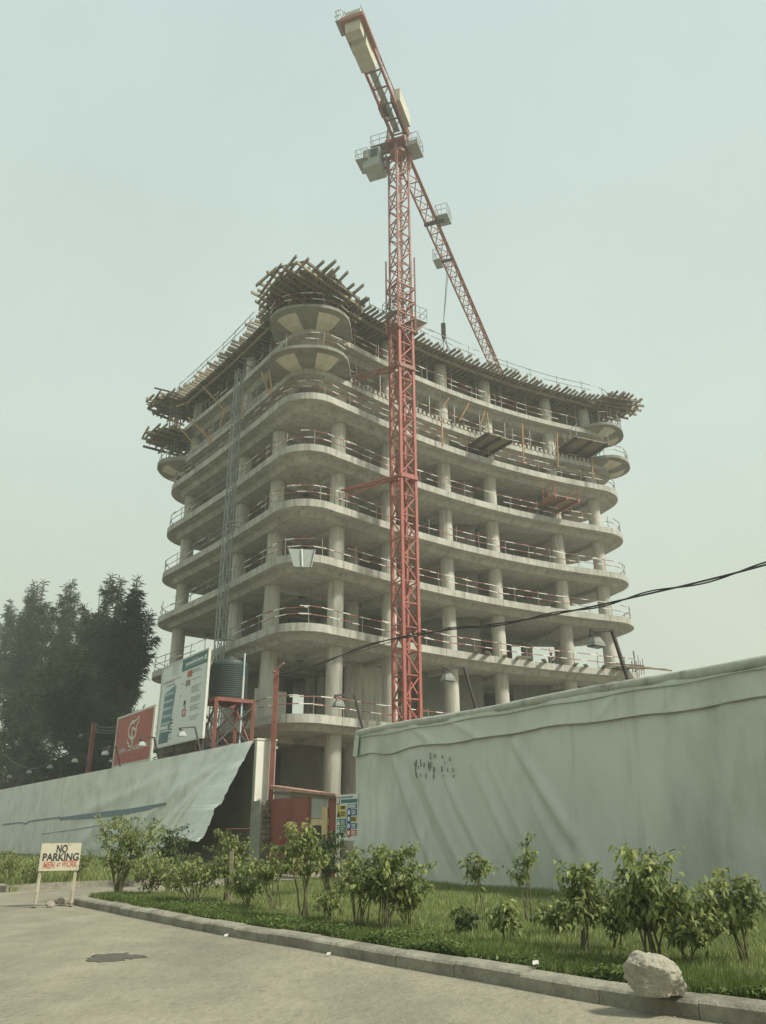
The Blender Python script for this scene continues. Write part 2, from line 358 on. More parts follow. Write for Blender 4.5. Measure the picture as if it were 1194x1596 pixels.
# columns: found from their place along the faces, stand 1.9 m in from the slab edge
IN = inset(OUT, 1.75)
def on_in(q, P=IN):
    best = None; qs = [p.x / p.y for p in P]; q = max(min(qs) + 1e-4, min(max(qs) - 1e-4, q))
    for i in range(len(P)):
        a, b = P[i], P[(i + 1) % len(P)]; qa, qb = a.x / a.y, b.x / b.y
        if (qa - q) * (qb - q) <= 0 and qa != qb:
            p = a.lerp(b, (q - qa) / (qb - qa))
            if best is None or p.y < best.y: best = p
    return best
def q_of(x, y): r_ = ray(x, y); return r_.x / r_.y
colq = [q_of(427, 880), q_of(373, 880), q_of(287, 880), q_of(524, 880), q_of(606, 880), q_of(697, 890), q_of(772, 905), q_of(873, 890), q_of(936, 890)]
cols = [on_in(q) for q in colq]
inner = []
for c in cols[:3]: inner.append(c + ln * 6.6)
for i, c in enumerate(cols[3:]):
    k = min(range(len(IN)), key=lambda j: (IN[j] - c).length); t = (IN[(k + 1) % len(IN)] - IN[k - 1]).normalized()
    nn = Vector((-t.y, t.x)); inner.append(c + nn * (5.6 if i > 3 else 7.5))
cm = MB(); cm.tube((0, 0, 0), (0, 0, 1), 1, 24); colmesh = cm.mesh('column', concrete_col, smooth=False)
for p in colmesh.polygons: p.use_smooth = len(p.vertices) == 4
lev = [(0, 0)] + [(k, z) for k, z in LZ.items()] + [(9, ROOFZ + .1)]
for ci, c in enumerate(cols + inner):
    rad = .53 if ci < len(cols) else .5
    for (ka, za), (kb, zb) in zip(lev[:-1], lev[1:]):
        top = zb - (.84 if kb < 7 else .76 if kb < 9 else .1)
        if top - za < .2: continue
        inst('column', colmesh, bld, Matrix.Translation((c.x, c.y, za)) @ Matrix.Rotation(random.random() * 6, 4, 'Z') @ Matrix.Diagonal((rad, rad, top - za, 1)))
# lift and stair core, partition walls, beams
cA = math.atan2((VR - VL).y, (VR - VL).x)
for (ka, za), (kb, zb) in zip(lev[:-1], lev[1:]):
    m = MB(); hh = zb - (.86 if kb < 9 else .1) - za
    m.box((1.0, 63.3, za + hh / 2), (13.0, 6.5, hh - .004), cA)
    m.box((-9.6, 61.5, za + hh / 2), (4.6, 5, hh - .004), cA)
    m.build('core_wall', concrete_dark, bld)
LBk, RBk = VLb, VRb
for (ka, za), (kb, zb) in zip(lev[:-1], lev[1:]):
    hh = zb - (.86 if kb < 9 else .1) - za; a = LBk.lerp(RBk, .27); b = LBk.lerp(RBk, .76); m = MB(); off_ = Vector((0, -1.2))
    m.bar((*(a + off_), za + hh / 2), (*(b + off_), za + hh / 2), .2, hh - .006); m.build('block_wall', concrete_dark, bld)  # rear infill walls added to cut the daylight inside the floors
for k, z in LZ.items():          # downstand beams between the columns
    if k >= 7: continue
    m = MB(); zz = z - .84 - .12
    for a, b in list(zip(cols, inner)):
        m.bar((a.x, a.y, zz), (b.x, b.y, zz), .5, .36)
    for a, b in zip(inner[:2], inner[1:3]): m.bar((a.x, a.y, zz + .02), (b.x, b.y, zz + .02), .5, .32)
    for a, b in zip(inner[3:-1], inner[4:]): m.bar((a.x, a.y, zz + .02), (b.x, b.y, zz + .02), .5, .32)
    m.build('beam', concrete, bld)
# wall panels seen between first and second floor, and stacked shuttering
def facept(q, d, z): p = on_in(q, inset(OUT, d)); return Vector((p.x, p.y, z))
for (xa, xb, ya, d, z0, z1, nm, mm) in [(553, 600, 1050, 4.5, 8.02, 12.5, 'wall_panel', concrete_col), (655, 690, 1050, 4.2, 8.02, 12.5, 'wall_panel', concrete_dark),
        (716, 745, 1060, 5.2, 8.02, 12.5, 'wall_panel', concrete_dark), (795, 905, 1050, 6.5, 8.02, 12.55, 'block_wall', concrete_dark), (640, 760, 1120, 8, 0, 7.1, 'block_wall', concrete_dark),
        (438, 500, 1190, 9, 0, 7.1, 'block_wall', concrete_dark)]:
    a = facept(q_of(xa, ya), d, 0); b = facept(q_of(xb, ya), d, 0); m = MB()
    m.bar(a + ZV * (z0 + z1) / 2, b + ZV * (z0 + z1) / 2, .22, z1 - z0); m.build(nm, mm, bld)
for (x, y, wd, hh, d, z) in [(432, 1085, 1.25, 2.4, 3.4, 8.0), (400, 1085, .3, 2.6, 2.2, 8.0), (818, 1035, 1.3, 1.5, 4.5, 13.42), (436, 1225, 1.5, 2.4, 4.5, 0.0), (436, 1185, 1.5, 1.6, 4.5, 2.6)]:
    p = facept(q_of(x, y), d, z); m = MB(); m.box((p.x, p.y, z + hh / 2), (wd, .06, hh), R(10)); m.build('white_board', whitewall if y < 1100 else steel_grey, bld)

# guard rails of striped scaffold tube, one per floor and face
EO = inset(OUT, .12)
def edge_span(qa, qb, O, back=False):
    n = len(O); idx = [i for i in range(n) if qa <= O[i].x / O[i].y <= qb]
    return idx
def rail_line(P, z, seed, striped):
    rnd = random.Random(seed); m = MB(); D = [0]
    for a, b in zip(P[:-1], P[1:]): D.append(D[-1] + (b - a).length)
    L = D[-1]
    def pt(t):
        t = max(0, min(L, t))
        for i in range(len(P) - 1):
            if D[i + 1] >= t: return P[i].lerp(P[i + 1], (t - D[i]) / max(1e-6, D[i + 1] - D[i]))
        return P[-1]
    t = 0
    posts = []
    while t < L:
        p = pt(t); hgt = rnd.uniform(1.05, 1.3); posts.append((t, hgt)); m.tube((p.x, p.y, z), (p.x + rnd.uniform(-.05, .05), p.y, z + hgt), .027, 6, 2); t += rnd.uniform(2.0, 2.9)
    for hgt in (1.05, .55):
        t = 0; off = 0
        while t < L:
            ln_ = rnd.uniform(2.6, 4.2); e = min(L, t + ln_ + .5); za = z + hgt + rnd.uniform(-.07, .07); zb = z + hgt + rnd.uniform(-.07, .07)
            if rnd.random() > (.05 if striped else .12):
                c = t; cc = rnd.randint(0, 1)
                while c < e:
                    c2 = min(e, c + (rnd.choice((.8, 1.3)) if cc == 0 else rnd.choice((.6, .9)))); pa, pb = pt(c), pt(c2)
                    m.tube((pa.x, pa.y, za + (zb - za) * (c - t) / (e - t)), (pb.x, pb.y, za + (zb - za) * (c2 - t) / (e - t)), (.029), 6, (0 if cc == 0 else 1) if striped else (2 if cc or rnd.random() < .7 else 1))
                    c = c2; cc = 1 - cc
            t += ln_
    return m
nO = len(EO)
i0 = min(range(nO), key=lambda i: (EO[i] - V0).length)
iL = min(range(nO), key=lambda i: (EO[i] - VL).length); iR = min(range(nO), key=lambda i: (EO[i] - VR).length)
def walk(a, b):
    o = [a]; 
    step = 1
    while o[-1] != b: o.append((o[-1] + step) % nO)
    return o
iRe = (iR + 12) % nO; iLe = (iL - 10) % nO
for k, z in LZ.items():
    E = inset(OUT, .14 + SETB.get(k, 0))
    m = rail_line([E[i] for i in walk(i0 - 9 if k < 7 else i0 + 7, iRe if k < 7 else iR - 7)], z, k * 3 + 1, True); m.build('guard_rail', [rail_red, rail_white, rail_grey], bld)
    m = rail_line([E[i] for i in walk(iLe if k < 7 else iL + 7, i0 - 9)], z, k * 3 + 2, False); m.build('guard_rail', [rail_red, rail_white, rail_grey], bld)
# starter-bar upstand on the seventh slab edge
E7 = inset(OUT, .5)
m = MB(); mt = MB()
for seq in (walk(i0 + 7, iR - 6), walk(iL + 6, i0 - 8)):
    P = [E7[i] for i in seq]; D = 0
    for a, b in zip(P[:-1], P[1:]):
        L = (b - a).length; n = max(1, round(L / .42)); t_ = (b - a).normalized()
        for j in range(n):
            p = a.lerp(b, (j + .5) / n); m.bar((p.x, p.y, LZ[7]), (p.x, p.y, LZ[7] + random.uniform(.24, .34)), .2, .22, up=Vector((t_.x, t_.y, 0)))
m.build('upstand', concrete, bld)['kind'] = 'stuff'

# planter noses on the two upper slabs: a rounded lip over a faceted soffit with cream panels
def bisector(i):
    t = (OUT[(i + 3) % nO] - OUT[(i - 3) % nO]).normalized(); return Vector((t.y, -t.x))
def nose(c2, dirv, z, hw, fr, depth, lip=.42, back=2.0):
    d = Vector((dirv.x, dirv.y)).normalized(); s = Vector((-d.y, d.x)); N = 12
    top = []; 
    for i in range(N + 1):
        a = -math.pi / 2 + math.pi * i / N; ca, sa = math.cos(a), math.sin(a)
        ex = .86
        top.append(c2 + s * (hw * math.copysign(abs(sa) ** ex, sa)) + d * (fr * abs(ca) ** ex))
    poly = [c2 - d * back - s * hw] + top + [c2 - d * back + s * hw]
    m = MB(); m.prism(poly, z - lip, z)
    kl = c2 - d * back * .8; low = [kl + (p - kl) * .62 for p in poly]; hi = [kl + (p - kl) * .97 for p in poly]
    m.prism(low, z - lip - depth, z - lip + .005, poly2=hi)
    part = m.build('planter_nose', nose_concrete, bld)
    # two cream panels let into the underside either side of a rib
    def soff(q):     # height of the sloping underside below point q
        r_ = (q - kl).length; 
        return q
    for sgn in (-1, 1):
        half = [i for i in range(2, N - 1) if (i - N / 2) * sgn > .8]; half = half if sgn > 0 else half[::-1]
        rim = [kl + (top[i] - kl) * .88 for i in half]; inner_ = [kl + (top[i] - kl) * .30 for i in half]
        zr, zi = z - lip - depth * (.97 - .88) / .35 - .012, z - lip - depth - .03
        V = [Vector((p.x, p.y, zr)) for p in rim] + [Vector((*(kl + (top[i] - kl) * .62), zi)) for i in half] + [Vector((p.x, p.y, zi)) for p in inner_]; c = len(half)
        F = []
        for r0 in (0, c):
            F += [(r0 + i, r0 + i + 1, r0 + c + i + 1, r0 + c + i) for i in range(c - 1)]
        h = MB(); n3 = len(V); V2 = [p + ZV * .03 for p in V]; h.add(V + V2, F + [tuple(n3 + k for k in reversed(f_)) for f_ in F])
        edge = list(range(c)) + [2 * c - 1, 3 * c - 1] + [2 * c + i for i in range(c - 2, -1, -1)] + [c]
        h.add([], []); o = 0
        h.f += [(edge[i], edge[(i + 1) % len(edge)], n3 + edge[(i + 1) % len(edge)], n3 + edge[i]) for i in range(len(edge))]; h.m += [0] * len(edge)
        h.build('soffit_panel', cream, part)
    E = [p - d * .12 for p in top[1:-1]]
    rail_line(E, z, int(z * 10), True).build('guard_rail', [rail_red, rail_white, rail_grey], bld)
dC = bisector(i0); pC = OUT[i0]
dLn = (bisector(iL)); pL = OUT[iL]; dRn = bisector(iR); pR = OUT[iR]
nose(pC - dC * .75, dC, 32.3, 2.85, 2.4, .32, .24); nose(pC - dC * .75, dC, 35.6, 2.9, 2.45, .32, .24)
nose(pR - dRn * .9, dRn, 32.2, 2.5, 2.3, .32, .26); nose(pR - dRn * .9, dRn, 35.5, 2.5, 2.1, .32, .26)
nose(pL - dLn * .9, dLn, 31.9, 2.5, 2.4, .5, .4)

# ------------------------------------------------------------------ roof formwork
jm = MB(); jm.box((0, 0, 0), (1, 1, 1)); joistmesh = jm.mesh('timber_joist', timber)
def joist(parent, p, q, w_=.11, h_=.2, name='timber_joist'):
    p = Vector(p); q = Vector(q); d = (q - p); L = d.length; d /= L; a = d.cross(ZV).normalized(); b = a.cross(d)
    return inst(name, joistmesh, parent, basis((p + q) / 2, d * L, a * w_, b * h_))
form = thing('roof_formwork', 'long timber formwork deck of the roof carried on props over the top floor', 'formwork', (0, 55, ROOFZ))
Oi = inset(OUT, -.15)
m = MB(); m.prism(inset(OUT, .1), ROOFZ + .21, ROOFZ + .25); m.build('plywood_deck', plywood, form)
for ring, zz in ((.6, -.1), (2.4, -.1)):
    P = inset(OUT, ring); m = MB()
    for i in range(nO): a, b = P[i], P[(i + 1) % nO]; m.bar((a.x, a.y, ROOFZ + zz), (b.x, b.y, ROOFZ + zz), .14, .2)
    m.build('bearer', timber, form)
cnt = 0
for seq, over in ((walk(i0 + 5, iR - 2), .85), (walk(iL + 2, i0 - 5), .75)):
    P = [OUT[i] for i in seq]; carry = 0
    for a, b in zip(P[:-1], P[1:]):
        L = (b - a).length; t_ = (b - a) / L; nn = Vector((t_.y, -t_.x)); s_ = carry
        while s_ < L:
            p = a + t_ * s_; o = over + random.uniform(-.35, .3); sk = t_ * random.uniform(-.12, .12)
            joist(form, (*(p + nn * o), ROOFZ + .1 + random.uniform(-.02, .03)), (*(p - nn * 2.3 + sk), ROOFZ + .1), .12, .2); s_ += random.uniform(.38, .5); cnt += 1
        carry = s_ - L
m = MB()
for ring in (1.2, 3.0, 5.0):
    P = inset(OUT, ring); acc = 0
    for i in range(nO):
        a, b = P[i], P[(i + 1) % nO]; L = (b - a).length; acc += L
        if acc > 1.5 and (a.y < 66): m.tube((a.x, a.y, LZ[8]), (a.x, a.y, ROOFZ - .2), .035, 5); acc = 0
m.build('prop', steel_grey, form)['kind'] = 'stuff'
for seq, sd_ in ((walk(i0 + 8, iR + 3), 91), (walk(iL, i0 - 9), 92)):
    P = [inset(OUT, -.45)[i] for i in seq]; rail_line(P, ROOFZ + .25, sd_, False).build('guard_rail', [rail_grey, rail_white, rail_grey], form)
# small stacks of boards lying on the deck edge
def nose_form(label, c2, da, db, z, la, lb, na, nb, layers=1, loc=None, seed=1, below=None):
    rnd = random.Random(seed); f = thing('timber_nose_platform', label, 'formwork', (c2.x, c2.y, z), 'timber formwork platforms at the slab noses')
    da = Vector((da.x, da.y)).normalized(); db = Vector((db.x, db.y)).normalized()
    for i in range(na):       # upper joists run along da
        o = (i / (na - 1) - .5) * lb; p = c2 + db * o; rd_ = math.sqrt(1 - .9 * (2 * o / lb) ** 2)
        a1, a2 = la * .5 * rd_ * rnd.uniform(.82, 1.22), la * .5 * rd_ * rnd.uniform(.85, 1.2)
        jt = db * rnd.uniform(-.085, .085) * la * .5
        joist(f, (*(p - da * a1 - jt), z + .12 + rnd.uniform(-.03, .05)), (*(p + da * a2 + jt), z + .12 + rnd.uniform(-.03, .05)), .12, .2)
    for i in range(nb):       # bearers run along db beneath
        o = (i / (nb - 1) - .5) * la * .8; p = c2 + da * o; rd_ = math.sqrt(1 - .9 * (2 * o / la) ** 2)
        a1, a2 = lb * .5 * rd_ * rnd.uniform(.9, 1.16), lb * .5 * rd_ * rnd.uniform(.9, 1.16)
        jt = da * rnd.uniform(-.1, .1) * lb * .5
        joist(f, (*(p - db * a1 - jt), z - .1 + rnd.uniform(-.03, .03)), (*(p + db * a2 + jt), z - .1 + rnd.uniform(-.03, .03)), .12, .2)
    m = MB(); m.prism([c2 + (da * math.cos(k_ * .4488)) * la * .41 + (db * math.sin(k_ * .4488)) * lb * .41 for k_ in range(14)], z + .225, z + .25); m.build('plywood_deck', plywood, f)
    for _ in range(5):
        p = c2 + da * rnd.uniform(-.35, .35) * la + db * rnd.uniform(-.4, .4) * lb; an = rnd.uniform(0, 3); dd = Vector((math.cos(an), math.sin(an)))
        joist(f, (*(p - dd * 1.1), z + .34), (*(p + dd * 1.1), z + .36), .22, .06)
    if below:
        m = MB()
        for i in range(12):
            p = c2 + da * rnd.uniform(-.36, .36) * la * .6 + db * rnd.uniform(-.36, .36) * lb * .6
            m.tube((p.x, p.y, below), (p.x, p.y, z - .2), .035, 5)
        m.build('prop', steel_grey, f)['kind'] = 'stuff'
    return f
dl2 = (VL - V0).normalized(); dr2 = (right[6] - V0).normalized()
nose_form('timber platform fanned out over the front corner of the block', pC + dC * -.45, dl2, dr2, 37.1, 8.2, 8.2, 23, 13, seed=3, below=35.7)
nose_form('upper timber platform at the left end of the block', pL + dLn * .35, dl2, ln, 38.1, 5.6, 5.6, 14, 7, seed=4, below=34.6)
nose_form('lower timber platform at the left end of the block', pL + dLn * .25, dl2, ln, 34.6, 5.8, 5.8, 14, 7, seed=5, below=32.1)
nose_form('timber platform at the right end of the block', pR + dRn * .3, rn, rd, 37.9, 5.2, 5.2, 13, 7, seed=6, below=35.5)

for za, zb, rings in ((LZ[7], LZ[8] - .75, (1.0, 3.2, 5.4)), (LZ[6], LZ[7] - .78, (2.2, 4.6))):
    m = MB()
    for ring in rings:
        P = inset(OUT, ring); acc = 0
        for i in range(nO):
            a, b = P[i], P[(i + 1) % nO]; acc += (b - a).length
            if acc > 1.7 and a.y < 67: m.tube((a.x, a.y, za), (a.x + random.uniform(-.05, .05), a.y, zb), .032, 5); acc = random.uniform(0, .5)
    m.build('prop', steel_grey, bld)['kind'] = 'stuff'
# inclined props and braces on the slab edges
m = None
def prop_line(x0, y0, x1, y1, col, out_=.5, r_=.06):
    p2 = on_in(q_of((x0 + x1) / 2, (y0 + y1) / 2), inset(OUT, -out_)); Y = p2.y; m = MB(); m.tube(at(x0, y0, Y), at(x1, y1, Y), r_, 6); m.build('raking_prop', col, bld)
for a in [(316, 602, 352, 642), (293, 650, 332, 690), (268, 652, 302, 692), (408, 580, 420, 617), (420, 577, 424, 612), (377, 622, 379, 655), (326, 668, 327, 696), (352, 635, 342, 668), (274, 634, 296, 626),
          (688, 650, 690, 695), (759, 644, 763, 682), (814, 660, 816, 720), (868, 675, 870, 728), (923, 715, 924, 745), (731, 628, 716, 656), (690, 635, 700, 620), (756, 640, 748, 664)]:
    prop_line(*a, prop_orange)
def loading_platform(x0, x1, y, depth, label, red=False, z=None):
    a = facept(q_of(x0, y), -.1, 0); b = facept(q_of(x1, y), -.1, 0); z = at((x0 + x1) / 2, y, (a.y + b.y) / 2).z if z is None else z
    t_ = (b - a).normalized(); nn = Vector((t_.y, -t_.x, 0)); c = (a + b) / 2 + ZV * z; L = (b - a).length
    f = thing('loading_platform', label, 'platform', c - nn * .2, 'steel loading platforms on the right face')
    m = MB(); m.frame(c + nn * (depth / 2 - 1.2), t_ * L / 2, nn * (depth / 2 + 1), ZV * .05); m.build('deck', plywood, f)
    for e in (-.46, 0, .46):
        m = MB(); p = c + t_ * L * e - ZV * .17; m.bar(p - nn * 2, p + nn * depth, .14, .22); m.build('beam', crane_red if red else steel_dark, f)
    m = MB()
    for e in (-.48, .48):
        for o in (.1, depth * .5, depth - .05): m.tube(c + t_ * L * e + nn * o, c + t_ * L * e + nn * o + ZV * 1.0, .03, 6)
        for h_ in (.5, 1.0): m.tube(c + t_ * L * e + nn * .1 + ZV * h_, c + t_ * L * e + nn * depth + ZV * h_, .025, 6)
    m.build('guard_rail', crane_red if red else steel_grey, f)
loading_platform(738, 776, 693, 1.9, 'dark loading platform jutting from the middle of the right face')
loading_platform(880, 930, 697, 1.7, 'wide dark loading platform near the right end under the planter nose')
loading_platform(846, 884, 784, 1.6, 'red edged loading platform on a middle floor near the right end', True)

# skip hung on the third floor nose, stacked planks and a worker on the second floor edge
sk_y = OUT[i0].y - .55
t = thing('concrete_skip', 'grey folded sheet skip hanging over the rounded corner of the third floor', 'skip', at(471, 880, sk_y))
m = MB(); A_, B_, C_, D_ = at(450, 855, sk_y), at(491, 857, sk_y), at(485, 884, sk_y - .15), at(458, 883, sk_y - .15); bk_ = Vector((0, .35, 0))
m.add([A_, B_, C_, D_, A_ + bk_, B_ + bk_, C_ + bk_ * .7, D_ + bk_ * .7], [(0, 3, 2, 1), (4, 5, 6, 7), (0, 1, 5, 4), (2, 3, 7, 6), (0, 4, 7, 3), (1, 2, 6, 5)]); m.build('sheet', cabgrey, t)
m = MB()
for f_ in (0, .5, 1): m.bar(A_.lerp(B_, f_) - Vector((0, .04, 0)), D_.lerp(C_, f_) - Vector((0, .04, 0)), .09, .05)
m.build('rib', steel_grey, t)
t = thing('plank_stack', 'loose pale planks laid side by side along the second floor edge', 'planks', (5, 55, LZ[2]))
E2 = inset(OUT, -.25); seq = walk(i0 + 8, iR + 2); P = [E2[i] for i in seq]; prev = 0
for a, b in zip(P[:-1], P[1:]):
    t_ = (b - a).normalized(); nn = Vector((t_.y, -t_.x)); n_ = max(1, int((b - a).length / .8))
    for j in range(n_):
        p = a.lerp(b, (j + .5) / n_)
        if not q_of(735, 1035) < p.x / p.y < q_of(990, 1045): continue
        sk = t_ * random.uniform(.5, 1.3)
        joist(t, (*(p + nn * random.uniform(.1, .6) - sk), LZ[2] + .05 + random.uniform(0, .05)), (*(p - nn * 1.9 + sk), LZ[2] + .1), .3, .06, 'plank')
for _ in range(9):
    p = Vector(pR) + Vector((random.uniform(-3, 1.4), random.uniform(-2.4, -.3))); dd = Vector((.95, .2 + random.uniform(-.15, .15)))
    joist(t, (*(p - dd * 1.5), LZ[2] + random.uniform(.12, .5)), (*(p + dd * 1.5), LZ[2] + random.uniform(.12, .5)), .12, .1, 'plank')
m = MB()
for _ in range(9):
    p = Vector(pR) + Vector((random.uniform(-1.2, .5), random.uniform(-.2, 1.2))); m.tube((p.x, p.y, LZ[2]), (p.x, p.y, LZ[2] + random.uniform(1, 2.2)), .025, 5)
m.build('starter_bar', steel_dark, bld)

def person(loc, label, shirt, scale_=1.0, yaw=0.0):
    root = thing('person', label, 'person', loc)
    P = {'pel': (0, .05, .22), 'wst': (0, .02, .42), 'chs': (0, -.08, .64), 'nck': (0, -.13, .79), 'hd': (0, -.16, .87), 'tp': (0, -.17, 1.02),
         'ls': (.19, -.09, .71), 'le': (.27, -.22, .48), 'lw': (.2, -.42, .44), 'lh': (.18, -.5, .42), 'rs': (-.19, -.09, .71), 're': (-.27, -.2, .46), 'rw': (-.22, -.4, .4), 'rh': (-.2, -.48, .36),
         'lp': (.1, 0, .2), 'lk': (.15, -.38, .47), 'la': (.14, -.36, .07), 'lt': (.15, -.52, .04), 'rp': (-.1, 0, .2), 'rk': (-.15, -.36, .45), 'ra': (-.15, -.32, .07), 'rt': (-.16, -.48, .04)}
    E = [('pel', 'wst'), ('wst', 'chs'), ('chs', 'nck'), ('nck', 'hd'), ('hd', 'tp'), ('chs', 'ls'), ('ls', 'le'), ('le', 'lw'), ('lw', 'lh'), ('chs', 'rs'), ('rs', 're'), ('re', 'rw'), ('rw', 'rh'),
         ('pel', 'lp'), ('lp', 'lk'), ('lk', 'la'), ('la', 'lt'), ('pel', 'rp'), ('rp', 'rk'), ('rk', 'ra'), ('ra', 'rt')]
    rad = dict(pel=.15, wst=.13, chs=.16, nck=.06, hd=.095, tp=.085, ls=.07, le=.045, lw=.035, lh=.04, rs=.07, re=.045, rw=.035, rh=.04, lp=.1, lk=.06, la=.045, lt=.035, rp=.1, rk=.06, ra=.045, rt=.035)
    ks = list(P); me = bpy.data.meshes.new('body'); me.from_pydata([P[k] for k in ks], [(ks.index(a), ks.index(b)) for a, b in E], [])
    o = bpy.data.objects.new('body', me); COL.objects.link(o); o.parent = root
    md = o.modifiers.new('skin', 'SKIN'); me.skin_vertices or None
    if not me.skin_vertices: me.attributes.new  # layer is made with the modifier below
    bm_ = __import__('bmesh').new(); bm_.from_mesh(me); ly = bm_.verts.layers.skin.verify(); bm_.verts.ensure_lookup_table()
    for i, k in enumerate(ks): bm_.verts[i][ly].radius = (rad[k], rad[k]); bm_.verts[i][ly].use_root = (k == 'pel')
    bm_.to_mesh(me); bm_.free(); o.modifiers.new('sub', 'SUBSURF').levels = 1; o.modifiers['sub'].render_levels = 2
    me.materials.append(shirt); root.rotation_euler = (0, 0, yaw); root.scale = (scale_,) * 3
    m = MB(); m.lathe((0, -.17, .94), [(.135, 0), (.13, .05), (.1, .11), (.03, .14)], 12); hm = m.mesh('helmet', p_red); h = bpy.data.objects.new('helmet', hm); COL.objects.link(h); h.parent = o
    return root
pp = facept(q_of(858, 1027), .9, LZ[2]); person(pp, 'worker in dark clothes and a red helmet crouching at the second floor edge', steel_dark, 1, .3)

# ladder mast of a hoist against the left face
hp = on_in(q_of(350, 900), inset(OUT, -.75)); hz = at(361, 578, hp.y).z
hm_ = thing('hoist_mast', 'slim grey lattice hoist mast standing against the left face of the block', 'hoist', (hp.x, hp.y, 0))
def lattice(mb, c, ax, ay, h_, half, chord, brace, mode='x', mi=0):
    c = Vector(c); cor = [c + ax * (i * half) + ay * (j * half) for i, j in ((-1, -1), (1, -1), (1, 1), (-1, 1))]
    for p in cor: mb.frame(p + ZV * h_ / 2, ax * chord / 2, ay * chord / 2, ZV * (h_ / 2), mi)
    for k in range(4):
        a, b = cor[k], cor[(k + 1) % 4]
        if mode == 'x':
            mb.bar(a + ZV * .06, b + ZV * .06, brace, brace, mi); mb.bar(a + ZV * .06, b + ZV * h_ * .5, brace, brace, mi); mb.bar(b + ZV * h_ * .5, a + ZV * h_, brace, brace, mi)
            mb.bar(a + ZV * h_ * .5, b + ZV * h_ * .5, brace * .8, brace * .8, mi)
        else:
            mb.bar(a + ZV * .05, b + ZV * .05, brace, brace, mi); mb.bar(a + ZV * .05, b + ZV * h_, brace, brace, mi)
HX, HY = Vector((dl2.x, dl2.y, 0)), Vector((ln.x, ln.y, 0))
n_ = round(hz / 1.5); m = MB(); lattice(m, (0, 0, 0), HX, HY, 1.5, .24, .06, .04, 'z')
for k_ in (.75,):
    for s_ in (-.24, .24): m.bar(-HX * .24 + HY * s_ + ZV * k_, HX * .24 + HY * s_ + ZV * k_, .045, .045); m.bar(-HY * .24 + HX * s_ + ZV * k_, HY * .24 + HX * s_ + ZV * k_, .045, .045)
hme = m.mesh('mast_section', steel_grey)
for i in range(n_): inst('mast_section', hme, hm_, Matrix.Translation((hp.x, hp.y, i * hz / n_)))
for k in (2, 4, 6, 8):
    m = MB(); p = Vector((hp.x, hp.y, LZ[k] + .3)); m.bar(p + HX * .25, p + HX * .6 + HY * 1.6, .06); m.bar(p - HX * .25, p - HX * .6 + HY * 1.6, .06); m.build('wall_tie', steel_grey, hm_)

# ================================================================== TOWER CRANE
CX = at(634.5, 1113, 49); CXY = Vector((CX.x, CX.y, 0)); top_z = at(621, 245, 49).z
crane = thing('tower_crane', 'tall red lattice tower crane with flat jib rising in front of the block', 'crane', CXY)
ma = R(33); MX, MY = Vector((math.cos(ma), math.sin(ma), 0)), Vector((-math.sin(ma), math.cos(ma), 0))
half = .565; low_top = at(630, 515, 49).z
SEC = 3.0; nlow = round(low_top / SEC); sl = low_top / nlow; nup = round((top_z - low_top) / SEC); su = (top_z - low_top) / nup
m = MB(); lattice(m, (0, 0, 0), MX, MY, sl, half + .02, .19, .085, 'x')
m.bar(MX * .1 - MY * .3, MX * .1 - MY * .3 + ZV * sl, .04, .04); m.bar(-MX * .2 - MY * .3, -MX * .2 - MY * .3 + ZV * sl, .04, .04)
lowm = m.mesh('mast_section', crane_red)
m = MB(); lattice(m, (0, 0, 0), MX, MY, su, half, .135, .075, 'x')
for k in range(10): m.bar(MX * .12 - MY * .2 + ZV * k * .3, -MX * .25 - MY * .2 + ZV * k * .3, .03, .03)
m.bar(MX * .12 - MY * .2, MX * .12 - MY * .2 + ZV * su, .045, .045); m.bar(-MX * .25 - MY * .2, -MX * .25 - MY * .2 + ZV * su, .045, .045)
upm = m.mesh('mast_section', crane_faded)
for i in range(nlow): inst('mast_section', lowm, crane, Matrix.Translation((CXY.x, CXY.y, i * sl)))
for i in range(nup): inst('mast_section', upm, crane, Matrix.Translation((CXY.x, CXY.y, low_top + i * su)))
m = MB(); m.box((CXY.x, CXY.y, .35), (4.5, 4.5, .9), ma); m.build('foundation', concrete, crane)
# climbing cage with its work deck
cz0, cz1 = at(625, 548, 49).z, at(625, 405, 49).z
m = MB()
for i, j in ((-1, -1), (1, -1), (1, 1), (-1, 1)):
    p = CXY + MX * i * .78 + MY * j * .78; m.bar(p + ZV * (cz0 + 1.5), p + ZV * (cz1 - (0 if i * j < 0 else 2.5)), .12, .12)
for z in np.linspace(cz0 + 1.5, cz0 + 5.4, 4):
    c4 = [CXY + MX * i * .78 + MY * j * .78 + ZV * z for i, j in ((-1, -1), (1, -1), (1, 1), (-1, 1))]
    for a, b in zip(c4, c4[1:] + c4[:1]): m.bar(a, b, .09, .09); m.bar(a, b + ZV * 1.3, .06, .06)
m.build('climbing_cage', crane_faded, crane)
def deck(parent, c, ax, ay, la, lb, h_=1.0, name='access_platform', mm=None, floor=.05):
    m = MB(); c = Vector(c); m.frame(c, ax * la / 2, ay * lb / 2, ZV * floor / 2)
    cr = [c + ax * la / 2 * i + ay * lb / 2 * j for i, j in ((-1, -1), (1, -1), (1, 1), (-1, 1))]
    for a, b in zip(cr, cr[1:] + cr[:1]):
        for hh in (h_ * .5, h_): m.tube(a + ZV * hh, b + ZV * hh, .025, 6)
        for f_ in (0, .5): p = a.lerp(b, f_); m.tube(p, p + ZV * h_, .025, 6)
    return m.build(name, mm or steel_grey, parent)
dz = at(640, 497, 49).z
deck(crane, CXY + MX * 1.25 + MY * .1 + ZV * dz, MX, MY, 1.3, 1.6, 1.15); deck(crane, CXY - MX * .95 + ZV * dz, MX, MY, .6, 1.2, 1.1)
m = MB(); p = CXY + MX * .6 + ZV * (dz - 1.3)
